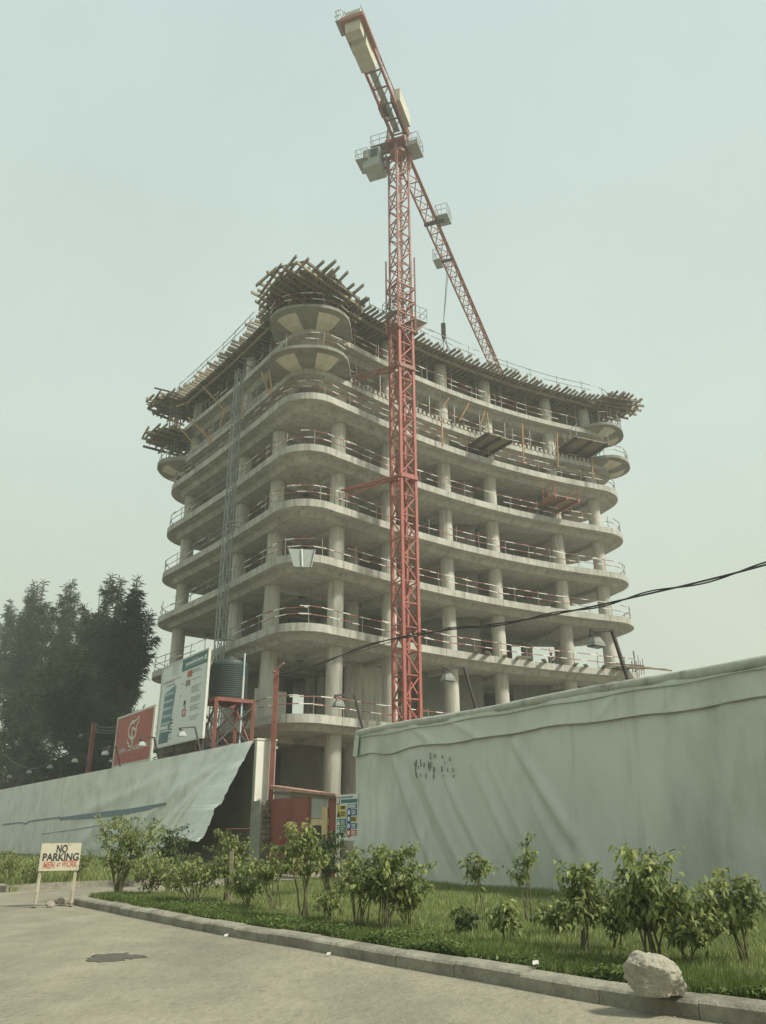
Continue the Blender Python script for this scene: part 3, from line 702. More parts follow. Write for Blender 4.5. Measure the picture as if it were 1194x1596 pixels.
for j in (-.6, .6): m.bar(p + MY * j, CXY + MX * 1.9 + MY * j + ZV * (dz - .05), .07, .07)
m.build('bracket', crane_faded, crane)
# tie frames to the block
for zy, tgt in ((748, (528, 765)), (578, (540, 592))):
    z = at(632, zy, 49).z; col_p = on_in(q_of(526, 800)); m = MB(); e = Vector((col_p.x + .25, col_p.y - .55, at(*tgt, col_p.y - .5).z))
    s1 = CXY - MX * .66 - MY * .66 + ZV * z; s2 = CXY - MX * .66 + MY * .66 + ZV * z
    m.tube(s1, e, .07, 6); m.tube(s2, e + Vector((.2, .1, 0)), .07, 6); m.tube(s1, e + Vector((-.1, .05, -.75)), .06, 6); m.bar(s1.lerp(e, .3), s2.lerp(e, .3), .08)
    for k in range(4):
        a = [CXY + MX * i * .68 + MY * j * .68 + ZV * z for i, j in ((-1, -1), (1, -1), (1, 1), (-1, 1))]; m.bar(a[k], a[(k + 1) % 4], .16, .3)
    m.build('tie_frame', crane_red if zy > 700 else crane_faded, crane)
# slewing head, cab, jibs
JA = R(20.3); JD = Vector((math.sin(JA), math.cos(JA), 0)); JS = Vector((JD.y, -JD.x, 0))      # jib direction (away), its right
HZ = top_z
m = MB(); m.lathe(CXY + ZV * HZ, [(.66, .1), (.7, .15), (.7, .4), (.5, .45), (.5, .95)], 20); m.build('slewing_ring', crane_faded, crane)
m = MB()
for s_ in (-.7, .7):
    for e in (-.7, .7):
        m.bar(CXY + JS * s_ + JD * e + ZV * (HZ + .9), CXY + JS * s_ * .85 + JD * e * .7 + ZV * (HZ + 3.3), .2)
    m.bar(CXY + JS * s_ - JD * 1.0 + ZV * (HZ + 1.0), CXY + JS * s_ + JD * 1.0 + ZV * (HZ + 1.0), .22); m.bar(CXY + JS * s_ - JD * .9 + ZV * (HZ + 3.2), CXY + JS * s_ + JD * .9 + ZV * (HZ + 3.2), .16)
    m.bar(CXY + JS * s_ - JD * .7 + ZV * (HZ + 1), CXY + JS * s_ + JD * .7 + ZV * (HZ + 3.2), .1)
m.frame(CXY + ZV * (HZ + 1.1), JS * .8, JD * .9, ZV * .12)
for i, j in ((-1, -1), (1, -1), (1, 1), (-1, 1)): m.bar(CXY + MX * i * .6 + MY * j * .6 + ZV * (HZ - 1.5), CXY + MX * i * .72 + MY * j * .72 + ZV * (HZ + .35), .2)
m.build('slewing_frame', crane_faded, crane)
def jib(mb, o, d, L, wd, h_, bays, ch=.13, br=.07, tip=.6):
    s = Vector((d.y, -d.x, 0))
    for i in range(bays):
        f0, f1 = i / bays, (i + 1) / bays; k0, k1 = 1 - (1 - tip) * f0, 1 - (1 - tip) * f1
        b0, b1 = o + d * L * f0, o + d * L * f1; t0, t1 = b0 + ZV * h_ * k0, b1 + ZV * h_ * k1; tm = (t0 + t1) / 2
        mb.bar(t0, t1, ch * 1.15)
        for sg in (-1, 1):
            a0, a1 = b0 + s * sg * wd / 2, b1 + s * sg * wd / 2; mb.bar(a0, a1, ch); mb.bar(a0, tm, br); mb.bar(tm, a1, br)
        mb.bar(b0 - s * wd / 2, b0 + s * wd / 2, br); mb.bar(b0 - s * wd / 2, b1 + s * wd / 2, br * .8)
JB = HZ + 1.1
m = MB(); jib(m, CXY + JD * .8 + ZV * JB, JD, 40.0, 1.15, 1.7, 24, .15, .075, .55); m.build('jib', crane_faded, crane)
jc = lambda f: CXY + JD * f + ZV * JB
deck(crane, jc(9.3) + JS * 1.15 - ZV * .05, JD, JS, 1.5, 1.1, 1.2); deck(crane, jc(14.6) - JS * .95 - ZV * .35, JD, JS, 1.4, .7, 1.3)
m = MB(); m.bar(jc(9.3) - JS * .7 - ZV * .1, jc(9.3) + JS * 1.2 - ZV * .1, .3, .2); m.build('trolley', steel_dark, crane)
m = MB(); m.bar(jc(14.6) - JS * .9 - ZV * .2, jc(14.6) + JS * .6 - ZV * .2, .25, .18); m.build('trolley', steel_dark, crane)
# counter-jib towards the camera
KC = R(19.4); JD0, JS0, CX0 = JD, JS, CXY; JD = Vector((math.sin(KC), math.cos(KC), 0)); JS = Vector((JD.y, -JD.x, 0)); CXY = CXY + JS * .5
CL = 11.6; cz = HZ + 1.15
m = MB()
for s_ in (-.62, .62):
    m.bar(CXY + JS * s_ - JD * .8 + ZV * cz, CXY + JS * s_ - JD * CL + ZV * cz, .17, .3); m.bar(CXY + JS * s_ - JD * .8 + ZV * (cz + 1.0), CXY + JS * s_ - JD * CL + ZV * (cz + 1.0), .04)
    for k in range(9): p = CXY + JS * s_ - JD * (1 + k * 1.2) + ZV * cz; m.bar(p, p + ZV * 1.0, .04)
for k in range(7):
    a = CXY - JD * (1.2 + k * 1.5) + ZV * cz; m.bar(a - JS * .62, a + JS * .62, .1); m.bar(a - JS * .62, a + JS * .62 - JD * 1.5, .07)
m.build('counter_jib', crane_faded, crane)
m = MB(); m.frame(CXY - JS * .12 - JD * 4.8 + ZV * (cz + .04), JS * .24, JD * 3.4, ZV * .025); m.build('walkway', steel_grey, crane)
m = MB(); m.bar(CXY + ZV * (HZ + 3.3) + JS * .5, CXY - JD * (CL - 1) + ZV * (cz + .4) + JS * .6, .06); m.bar(CXY + ZV * (HZ + 3.3) - JS * .5, CXY - JD * (CL - 1) + ZV * (cz + .4) - JS * .6, .06); m.build('pendant_bar', crane_faded, crane)
for o_, th_, dn, up_ in ((CL - .5, .8, 2.0, .9), (CL - 2.35, 2.3, 1.75, .55)):
    m = MB(); c = CXY - JD * o_ + ZV * (cz + up_ - dn / 2); tp_ = JD * (th_ / 2)
    V = [c + JS * i * .56 + JD * (j * th_ / 2 * (.9 if k < 0 else 1)) + ZV * (k * dn / 2) for k in (-1, 1) for j in (-1, 1) for i in (-1, 1)]
    m.add(V, [(0, 2, 3, 1), (4, 5, 7, 6), (0, 1, 5, 4), (2, 6, 7, 3), (0, 4, 6, 2), (1, 3, 7, 5)]); m.build('counterweight', ballast, crane)
m = MB(); e = CXY - JD * CL + ZV * cz
m.bar(e - JS * .85, e + JS * .85, .3, .34); m.bar(e + JD * 2.6 - JS * .8, e - JS * .8, .2, .3); m.bar(e + JD * 2.6 + JS * .8, e + JS * .8, .2, .3); m.build('end_beam', crane_faded, crane)
deck(crane, e - JS * 1.0 + JD * .5 + ZV * .1, JD, JS, 1.2, .45, 1.0)
m = MB(); m.frame(CXY - JD * 2.7 + JS * .75 + ZV * (cz + .85), JS * .24, JD * 1.35, ZV * .62); m.build('winch_house', ballast, crane)
m = MB(); m.frame(CXY - JD * 2.7 + JS * .38 + ZV * (cz + .45), JS * .06, JD * 1.7, ZV * .5); m.frame(CXY - JD * 3.6 - JS * .5 + ZV * (cz + .3), JS * .3, JD * .5, ZV * .35); m.build('winch_frame', steel_dark, crane)
JD, JS, CXY = JD0, JS0, CX0
# cab hung on the left, access decks
cc = CXY - JS * 1.95 - JD * .2 + ZV * (HZ - .55)
m = MB(); W2, D2 = .72, .95
V = [cc + JS * a + JD * b + ZV * c for a, b, c in [(-W2, -D2, -.75), (W2, -D2, -.75), (W2, D2 * .7, -.75), (-W2, D2 * .7, -.75), (-W2, -D2 * 1.0, 1.1), (W2, -D2 * 1.0, 1.1), (W2, D2 * 1.25, 1.1), (-W2, D2 * 1.25, 1.1), (-W2, D2 * 1.2, .1), (W2, D2 * 1.2, .1)]]
m.add(V, [(3, 2, 1, 0), (4, 5, 6, 7), (0, 1, 5, 4), (0, 4, 7, 8, 3), (2, 9, 6, 5, 1), (3, 8, 9, 2), (8, 7, 6, 9)])
cabp = m.build('cab', cabgrey, crane)
m = MB()
m.frame(cc - JS * (W2 + .015) + JD * .25 + ZV * .55, JD * .7, JS * .012, ZV * .4); m.frame(cc + JS * (W2 + .015) + JD * .25 + ZV * .55, JD * .7, JS * .012, ZV * .4)
m.frame(cc - JD * (D2 + .015) + JS * .25 + ZV * .55, JS * .32, JD * .012, ZV * .42); m.build('window', cabglass, cabp)
deck(crane, cc - JS * .15 - JD * .45 - ZV * .0 + JS * -.6, JD, JS, 1.6, 1.0, 1.0)
m = MB(); m.bar(cc + ZV * 1.25 - JS * .75 - JD * .2, CXY + ZV * (HZ + .7) - JD * .2, .16, .2); m.bar(cc + ZV * 1.25 - JS * .75 + JD * .5, CXY + ZV * (HZ + .7) + JD * .5, .16, .2); m.bar(cc - ZV * .5 + JS * .7, CXY + ZV * (HZ + .2), .1); m.build('cab_bracket', crane_faded, crane)
deck(crane, CXY - JS * 1.35 - JD * .2 + ZV * (HZ + 1.15), JS, JD, 1.6, 1.2, 1.1)
deck(crane, CXY + JS * 1.4 + JD * .1 + ZV * (HZ + .2), JS, JD, .95, 1.6, 1.2)
m = MB(); m.frame(CXY + JS * 1.35 + JD * .2 + ZV * (HZ + .7), JS * .4, JD * .5, ZV * .4); m.build('control_cabinet', cabgrey, crane)
# hoist rope, hook and slings
tj = jc(14.6) - ZV * .25
hk = at(691, 507, tj.y)
m = MB(); m.tube(tj, hk, .035, 5); m.tube(tj + JS * .18, hk, .03, 5); m.build('hoist_rope', wire_mat, crane)
m = MB(); m.frame(hk - ZV * .5, JS * .2, JD * .12, ZV * .7); m.lathe(hk - ZV * 1.6, [(.05, 0), (.18, .1), (.2, .3), (.06, .5)], 10); m.build('hook_block', steel_dark, crane)
m = MB()
for a, b in ((-.55, -.3), (.55, .3), (-.3, .5), (.7, -.3)): m.tube(hk - ZV * 1.5, hk + JS * a + JD * b - ZV * 3.3, .03, 5)
m.build('sling', steel_dark, crane)

# ================================================================== HOARDING WALLS AND TARPAULINS
SR = 4.15; ZR = 4.93
wr = thing('hoarding_wall', 'tall site hoarding right of the gate, wrapped in grey tarpaulin', 'wall', wp(-8, .2))
for k in range(20):
    m = MB(); a, b = SR - .05 - k * 2.4, SR - .05 - (k + 1) * 2.4 + .03; m.bar(wp(a, .2, 2.36), wp(b, .2, 2.36), .2, 4.7); m.build('wall_panel', wall_mat, wr)
SL = 12.35
def ztop(s): return 5.24 + (s - 12) * .0042
wlft = thing('hoarding_wall', 'long dark panelled site hoarding left of the gate behind the loose tarpaulin', 'wall', wp(30, .2))
for k in range(26):
    a, b = SL + k * 2.6, SL + (k + 1) * 2.6 - .02
    for (z0, z1) in ((0, 1.72), (1.74, 3.5), (3.52, 5.18)):
        m = MB(); m.bar(wp(a, .2 + random.uniform(0, .012), (z0 + z1) / 2), wp(b, .2 + random.uniform(0, .012), (z0 + z1) / 2), .2, z1 - z0); m.build('wall_panel', wall_mat, wlft)
m = MB(); m.bar(wp(SL, .2, 5.21), wp(SL + 67, .2, 5.45), .3, .05); m.build('coping', greywall, wlft)
pier = thing('gate_pier', 'white rendered wall end standing left of the red gate', 'pier', wp(SL - .2, .5))
m = MB(); m.frame(wp(SL - .14, .42, 2.65), WD * .12, WN * .46, ZV * 2.65); m.build('render_face', whitewall, pier)
m = MB(); m.frame(wp(SL - .14, .42, 5.33), WD * .16, WN * .5, ZV * .03); m.build('coping', whitewall, pier)
def fold_field(S, Z, folds):
    D = np.zeros_like(S)
    for s0, z0, s1, z1, amp, wd in folds:
        dx, dz = s1 - s0, z1 - z0; L2 = dx * dx + dz * dz
        t = ((S - s0) * dx + (Z - z0) * dz) / L2; tc_ = np.clip(t, 0, 1)
        dd = np.hypot(S - s0 - tc_ * dx, Z - z0 - tc_ * dz); D += amp * np.exp(-(dd / wd) ** 2) * (np.sin(np.pi * np.clip(t * .9 + .08, 0, 1)) ** .5)
    return D
def wavy(S, Z, seed, sc, amp):
    rg = np.random.default_rng(seed); D = np.zeros_like(S)
    for i in range(9):
        a, b = rg.normal(0, sc, 2); D += np.sin(a * S + b * .5 * Z + rg.uniform(0, 6.28)) * amp * rg.uniform(.4, 1) / 2
    return D
def grid_sheet(name, S, Z, OFF, mm, parent):
    n0, n1 = S.shape; V = np.empty((n0, n1, 3)); base = np.array(W0); wd, wn = np.array(WD), np.array(WN)
    V[:] = base + S[..., None] * wd - OFF[..., None] * wn; V[..., 2] = Z
    V -= np.array(root_loc(parent)); idx = np.arange(n0 * n1).reshape(n0, n1)
    F = np.stack([idx[:-1, :-1], idx[1:, :-1], idx[1:, 1:], idx[:-1, 1:]], -1).reshape(-1, 4)
    me = npmesh(name, V.reshape(-1, 3), F, mm, smooth=True); o = bpy.data.objects.new(name, me); COL.objects.link(o); o.parent = parent
    return o
def px_fold(x0, y0, x1, y1, amp, wd):
    a, b = wl(x0, y0, -.1), wl(x1, y1, -.1); return (ws(a), a.z, ws(b), b.z, amp, wd)
tr = thing('tarpaulin', 'weathered grey tarpaulin stretched over the tall hoarding right of the gate', 'tarpaulin', wp(-8, -.1))
sv = np.concatenate([np.linspace(SR + .05, -14, 230), np.linspace(-14.3, -43, 40)])
folds = [px_fold(612, 1180, 690, 1385, .10, .16), px_fold(625, 1180, 712, 1380, -.06, .12), px_fold(640, 1175, 735, 1385, .07, .12), px_fold(690, 1205, 770, 1370, .05, .10), px_fold(680, 1200, 760, 1380, -.04, .1),
         px_fold(800, 1158, 900, 1310, .09, .16), px_fold(790, 1165, 880, 1320, -.05, .14), px_fold(800, 1185, 905, 1395, .05, .14), px_fold(735, 1190, 830, 1385, .045, .12), px_fold(850, 1235, 960, 1400, .05, .2), px_fold(755, 1180, 850, 1370, .035, .09),
         px_fold(1150, 1130, 1135, 1330, .05, .12), px_fold(1165, 1130, 1160, 1380, -.03, .1), px_fold(580, 1180, 600, 1330, .03, .12), px_fold(900, 1150, 1010, 1400, .03, .2)]
zv = np.linspace(0, 1, 64); S, T = np.meshgrid(sv, zv, indexing='ij')
seam = lambda s: 4.05 + .025 * np.sin(s * .9) + .02 * np.sin(s * 2.3 + 1) - .12 * np.exp(-((s - 2.2) / .8) ** 2)
Z = .04 + T * (seam(S) + .12 - .04)
OFFm = .06 + fold_field(S, Z, folds) + wavy(S, Z, 3, 1.1, .018) + .16 * (1 - T) ** 2 * (.6 + .4 * np.sin(S * .7)) + .05 * np.sin(math.pi * T) * np.clip((4 - S) / 3, 0, 1)
for s_j in (1.1, -2.6, -6.4, -10.1): OFFm += .02 * np.exp(-((S - s_j - .04 * np.sin(Z * 3)) / .035) ** 2)
OFFm += np.abs(wavy(S, Z, 41, 3.2, .012)) + .012 * np.sin(S * 7 + 3 * np.sin(Z * 1.3)) * np.clip((Z - 2.5) / 1.5, 0, 1)
grid_sheet('lower_sheet', S, Z, OFFm, tarp, tr)
zv = np.linspace(0, 1, 16); S, T = np.meshgrid(sv, zv, indexing='ij')
Z = seam(S) + T * (4.75 - seam(S)); OFFu = .095 + fold_field(S, Z, [px_fold(640, 1130, 680, 1165, .06, .12), px_fold(700, 1120, 760, 1160, .05, .12), px_fold(960, 1080, 935, 1120, .04, .1), px_fold(1050, 1065, 1030, 1110, .03, .1)]) + wavy(S, Z, 5, 1.4, .015) + .03 * (1 - T) ** 3
grid_sheet('upper_sheet', S, Z, OFFu, tarp, tr)
# turned-over top edge, rope-tied roll
av = np.linspace(-.35 * math.pi, 1.1 * math.pi, 12); S, A_ = np.meshgrid(sv, av, indexing='ij'); rr_ = .095 + .012 * np.sin(S * 5.1) + .02 * np.sin(S * 1.7 + 2)
grid_sheet('top_roll', S, 4.80 + .13 * np.sin(A_) + .02 * np.sin(S * .8), .02 + rr_ * np.cos(A_) * 1.15, tarp_top, tr)
lip = np.linspace(0, 1, 4); S, T = np.meshgrid(sv, lip, indexing='ij')
grid_sheet('rope_line', S, 4.60 + .02 * np.sin(S * 2.2) + .035 * T, .14 + .025 * np.sin(math.pi * T), tarp_top, tr)
S, T = np.meshgrid(sv, lip, indexing='ij'); grid_sheet('rope_line', S, seam(S) - .01 + .03 * T, .125 + .02 * np.sin(math.pi * T), tarp_top, tr)
m = MB(); a = wp(SR + .1, -.12, 4.75); V = [a, a - WD * .35 - ZV * .05 - WN * .05, a - WD * .3 - ZV * .75 - WN * .1, a + WD * .12 - ZV * .72]; m.add(V + [v + WN * .02 for v in V], [(0, 1, 2, 3), (7, 6, 5, 4), (0, 3, 7, 4), (2, 1, 5, 6)]); m.build('corner_flap', tarp, tr)
m = MB()
rnd = random.Random(12)
for _ in range(30):
    x, y = rnd.uniform(652, 712), rnd.uniform(1178, 1212); 
    P_ = wl(x, y, 0); s_, z_ = ws(P_), P_.z; o_ = .06 + float(fold_field(np.array(s_), np.array(z_), folds)) + .06
    L = rnd.uniform(.06, .26); wd_ = rnd.uniform(.008, .02); m.frame(wp(s_, -o_, z_), WD * wd_, WN * .012, ZV * L / 2)
m.build('tar_smear', tar_smear, tr)['kind'] = 'stuff'

tl = thing('tarpaulin', 'pale grey tarpaulin on the left hoarding with its torn free corner swept aside', 'tarpaulin', wp(30, -.1))
RB = [(398, 1153, .06), (384, 1180, .4), (371, 1206, .85), (355, 1236, 1.4), (348, 1252, 1.65), (338, 1258, 1.75), (330, 1282, 2.1), (319, 1306, 2.4), (311, 1311, 2.45), (300, 1309, 2.4), (288, 1302, 2.25)]
rb = []
for x, y, o in RB: p = wl(x, y, -o); rb.append((ws(p), p.z, o))
rb = np.array(rb); tt = np.linspace(0, 1, len(rb)); nv = 60; vv = np.linspace(0, 1, nv)
rs = np.interp(vv, tt, rb[:, 0]); rz = np.interp(vv, tt, rb[:, 1]); ro = np.interp(vv, tt, rb[:, 2])
rgt = np.random.default_rng(5); rs[6:] += rgt.normal(0, .035, nv - 6); rz[6:] += rgt.normal(0, .025, nv - 6)
uu = np.concatenate([np.linspace(0, 1, 130) ** 1.3 * 16, np.linspace(16.3, 66, 110)])
U, Vv = np.meshgrid(uu, vv, indexing='ij')
blend = np.clip(U / 13, 0, 1); blend = blend * blend * (3 - 2 * blend)
s_end = SL - .05 + U; S = rs[None, :] + U + (s_end - rs[None, :] - U) * np.clip(U / 24, 0, 1) ** 1.0
zlin = (5.28 + (S - 12) * .0042) * (1 - Vv) + .02 * Vv
Z = rz[None, :] * (1 - blend) + zlin * blend
Z[:, 0] = 5.28 + (S[:, 0] - 12) * .0042
folds_l = [px_fold(388, 1165, 200, 1300, .10, .28), px_fold(385, 1170, 240, 1310, -.07, .22), px_fold(380, 1178, 260, 1320, .09, .2), px_fold(370, 1160, 110, 1275, .09, .35), px_fold(350, 1165, 150, 1250, -.05, .3), px_fold(360, 1205, 290, 1310, .07, .14), px_fold(352, 1215, 300, 1310, -.05, .1),
           px_fold(150, 1205, 160, 1270, .10, .4), px_fold(110, 1205, 100, 1250, .08, .4), px_fold(60, 1225, 20, 1320, .07, .5), px_fold(170, 1270, 110, 1330, .07, .4), px_fold(230, 1260, 130, 1335, .09, .4)]
OFF = .06 + ro[None, :] * (1 - np.clip(U / 17, 0, 1)) ** 1.5 + fold_field(S, Z, folds_l) + wavy(S, Z, 8, .9, .03) * np.clip(Vv * 4, 0, 1)
cS = ws(wl(306, 1285, -2.1)); crump = np.exp(-((S - cS - .6) / 1.7) ** 2) * np.clip((Vv - .55) / .2, 0, 1)
OFF += crump * (.11 * np.abs(np.sin(S * 4.5 + Z * 3)) + .10 * np.abs(np.sin(S * 6.5 - Z * 5.2)) + .06 * np.sin(Z * 13 + S * 3))
sheet = grid_sheet('sheet', S, Z, OFF, tarp_pale, tl)
def surf(x, y, lift=.05):
    p = wl(x, y, -.3); d_ = (S - ws(p)) ** 2 + (Z - p.z) ** 2; k = np.unravel_index(np.argmin(d_), d_.shape); return wp(ws(p), -float(OFF[k]) - lift, p.z)
def strip(name, pts, h_, mm, thick=.03):
    m = MB(); P = []
    for (xa, ya), (xb, yb) in zip(pts[:-1], pts[1:]):
        for i in range(6): P.append(surf(xa + (xb - xa) * i / 6, ya + (yb - ya) * i / 6))
    P.append(surf(*pts[-1])); n = len(P)
    V = []
    for i, p in enumerate(P):
        hh = h_(i / (n - 1)) / 2; V += [p + ZV * hh, p - ZV * hh, p - ZV * hh + WN * thick * 4, p + ZV * hh + WN * thick * 4]
    F = []
    for i in range(n - 1):
        for k in range(4): F.append((i * 4 + k, i * 4 + (k + 1) % 4, i * 4 + 4 + (k + 1) % 4, i * 4 + 4 + k))
    m.add(V, F + [(0, 1, 2, 3), (4 * n - 1, 4 * n - 2, 4 * n - 3, 4 * n - 4)]); return m.build(name, mm, tl)
strip('blue_fold_shadow', [(88, 1276), (150, 1270), (200, 1264), (270, 1253)], lambda f: .10 + .22 * math.sin(math.pi * min(1, f * .9 + .1)), fold_blue)  # strip draws the fold's bluish shadow line together with its underside
strip('seam', [(0, 1285), (30, 1282), (36, 1284), (42, 1280), (70, 1276), (88, 1274)], lambda f: .10, fold_blue)  # overlap line carried on in the same shadow blue
strip('seam', [(60, 1300), (140, 1288), (200, 1280)], lambda f: .03, tarp_top)

# ================================================================== GATE
gate = thing('site_gate', 'rusty red corrugated sheet gate patched with yellow timber between the hoardings', 'gate', wp(8, .3))
def gp(x, y, off=.3): return wl(x, y, off)
def corrug(name, x0, x1, ytop, parent, mm, off=.3, z0=.05):
    a, b = gp(x0, ytop, off), gp(x1, ytop, off); zt = (a.z + b.z) / 2; a = Vector((a.x, a.y, 0)); b = Vector((b.x, b.y, 0)); L = (b - a).length; d_ = (b - a) / L; nn = WN
    n_ = int(L / .035); V = []; F = []
    for i in range(n_ + 1):
        p = a + d_ * (L * i / n_) - nn * (.014 * math.cos(i * math.pi / 2) + random.uniform(-.002, .002)); V += [p + ZV * z0, p + ZV * zt]
    F = [(2 * i, 2 * i + 2, 2 * i + 3, 2 * i + 1) for i in range(n_)]; m = MB(); m.add(V, F); return m.build(name, mm, parent)
corrug('sheet', 417, 480.5, 1244, gate, gate_red); corrug('sheet', 512, 525, 1240, gate, gate_red)
m = MB(); a, b = gp(483, 1241, .28), gp(483, 1360, .28); m.bar((a.x, a.y, 0), (a.x, a.y, a.z), .1); m.build('post', stand_red, gate)
def pxboard(name, x0, x1, y0, y1, mm, off, parent, th=.04):
    a, b = gp(x0, y0, off), gp(x1, y0, off); z0 = gp((x0 + x1) / 2, y1, off).z; z1 = (a.z + b.z) / 2; m = MB()
    m.bar(Vector((a.x, a.y, (z0 + z1) / 2)), Vector((b.x, b.y, (z0 + z1) / 2)), th, z1 - z0); return m.build(name, mm, parent)
pxboard('plywood_sheet', 486, 512, 1241, 1275, greywall, .34, gate); pxboard('timber_rail', 486, 512, 1276, 1286, new_timber, .27, gate, .05); pxboard('timber_upright', 503, 511, 1258, 1352, new_timber, .25, gate, .05)
pxboard('timber_rail', 488, 512, 1309, 1321, new_timber, .27, gate, .05); pxboard('timber_rail', 488, 512, 1340, 1352, new_timber, .27, gate, .05); pxboard('opening_shade', 486, 512, 1287, 1350, steel_dark, .42, gate)  # last piece: dark sheet standing for the shaded opening in the gate
m = MB(); m.bar(gp(426, 1229, .45), gp(527, 1239, .15), .22, .09); m.build('roof_edge', gate_cap, gate)
m = MB(); m.bar(gp(426, 1225, .6), gp(500, 1235, .5), .5, .05); m.build('roof_sheet', gate_cap, gate)
m = MB(); m.bar(gp(426, 1236, .44), gp(527, 1243, .2), .08, .12); m.build('lintel', timber, gate)
gp2 = thing('gate_post', 'short grey rendered post with a broken blockwork edge left of the red gate', 'pier', wp(11.2, .2))
a, b = gp(399, 1249, .05), gp(412, 1249, .05); zt = a.z; a.z = b.z = zt / 2; m = MB(); m.bar(a, b, .35, zt); m.build('render_face', greywall, gp2)
rnd = random.Random(4); c0 = gp(414.5, 1250, .1)
for i in range(13):
    z0 = i * zt / 13; m = MB(); k = rnd.uniform(.18, .42); m.frame(Vector((c0.x, c0.y, z0 + zt / 26)) - WD * (k / 2 - .15) , WD * k / 2, WN * .15, ZV * (zt / 26 - .012)); m.build('block', brick, gp2)
m = MB(); q_ = gp(404, 1220, .4); m.frame(q_ - ZV * .02, WD * .35, WN * .2, ZV * .06); m.frame(q_ - ZV * .35 - WD * .2, WD * .12, WN * .15, ZV * .3); m.build('broken_lintel', brick, gp2)
post = thing('steel_post', 'tall red steel post with a bent top rising beside the gate', 'post', gp(422, 1300, .6) * 1.0)
post.location.z = 0; a = gp(427, 1045, .6); base = Vector((gp(422, 1246, .6).x, gp(422, 1246, .6).y, 0)); a = Vector((base.x, base.y, a.z))
m = MB(); m.bar(base, a, .2); m.build('shaft', stand_red, post); m = MB(); m.bar(a, a + WN * .15 - WD * .35 + ZV * .25, .07); m.bar(a - ZV * .1, a - ZV * .1 + WD * .05 - WN * .2, .2, .04); m.build('bracket', gate_cap, post)

# safety board
def board_frame(c00, c10, z0, z1):    # left and right foot points -> function (u,v)->point, plus axes
    ax = (c10 - c00); ax.z = 0; L = ax.length; ax /= L; nn = Vector((ax.y, -ax.x, 0)); nn = nn if nn.dot(WN) < 0 else -nn
    return lambda u, v, o=0.0: Vector((c00.x, c00.y, 0)) + ax * (u * L) + ZV * (z1 + (z0 - z1) * v) + nn * o, ax, nn, L, z1 - z0
def panel(name, B, u0, u1, v0, v1, mm, parent, o=.0, th=.006):
    f, ax, nn, L, H = B; m = MB(); m.frame(f((u0 + u1) / 2, (v0 + v1) / 2, o), ax * (L * (u1 - u0) / 2), nn * th, ZV * (H * (v1 - v0) / 2)); return m.build(name, mm, parent)
def btext(s, B, u, v, size, mm, parent, width=None, o=.02, bold=0.0, shear=0.0, name='lettering'):
    f, ax, nn, L, H = B; return text(name, s, mm, parent, basis(f(u, v, o), ax, ZV, nn), size, .003, width, bold, shear)
p0, p1 = wl(525, 1241, -.12), wl(558.5, 1235, -.12); zb = wl(558, 1310, -.12).z; B = board_frame(p0, p1, zb, (p0.z + p1.z) / 2)
sb = thing('safety_sign', 'white site safety board with yellow, blue and red notices right of the gate', 'sign', (p0.x, p0.y, 0))
panel('board', B, 0, 1, 0, 1, sign_white, sb, 0, .02); panel('emblem', B, .04, .18, .05, .22, print_red, sb, .025); panel('emblem', B, .07, .15, .08, .19, print_pale, sb, .032)
panel('print_line', B, .24, .78, .05, .075, print_teal, sb, .025); panel('header', B, .24, .98, .11, .19, print_teal, sb, .025)
for (u0, u1, v0, v1, mm, ln_) in [(.06, .48, .24, .33, p_yellow, black), (.56, .97, .22, .31, p_blue, print_pale), (.06, .48, .35, .50, p_yellow, black), (.70, .97, .33, .47, p_blue, print_pale), (.06, .48, .53, .69, p_green, print_pale), (.70, .97, .49, .60, p_yellow, black), (.06, .48, .71, .86, p_green, print_pale), (.70, .97, .63, .75, p_blue, print_pale), (.70, .97, .78, .90, p_red, print_pale)]:
    panel('notice', B, u0, u1, v0, v1, mm, sb, .025)
    for k in range(3): vv_ = v0 + (v1 - v0) * (.25 + .25 * k); panel('print_line', B, u0 + (u1 - u0) * .45 if u0 < .1 else u0 + .04, u1 - .05, vv_ - .009, vv_ + .009, ln_, sb, .032)
f, ax, nn, L, H = B
for (u, v, mm) in [(.14, .43, black), (.14, .61, print_pale), (.14, .78, print_pale)]:
    m = MB(); c = f(u, v, .034); q = .11; m.add([c - ax * q - ZV * q * .8, c + ax * q - ZV * q * .8, c + ZV * q] + [x + nn * .004 for x in (c - ax * q - ZV * q * .8, c + ax * q - ZV * q * .8, c + ZV * q)], [(0, 2, 1), (3, 4, 5), (0, 1, 4, 3), (1, 2, 5, 4), (2, 0, 3, 5)]); m.build('symbol', mm, sb)
for (u, v) in ((.62, .40), (.62, .54), (.62, .69), (.62, .84)):
    m = MB(); c = f(u, v, .03); m.tube(c, c + nn * .006, .15, 16); m.build('symbol', p_blue if v < .8 else p_red, sb); m = MB(); m.tube(c, c + nn * .012, .08, 12); m.build('symbol', print_pale, sb)
m = MB()
for u in (.05, .95): q = f(u, 0, -.05); m.bar((q.x, q.y, 0), q, .08)
m.build('post', steel_grey, sb)

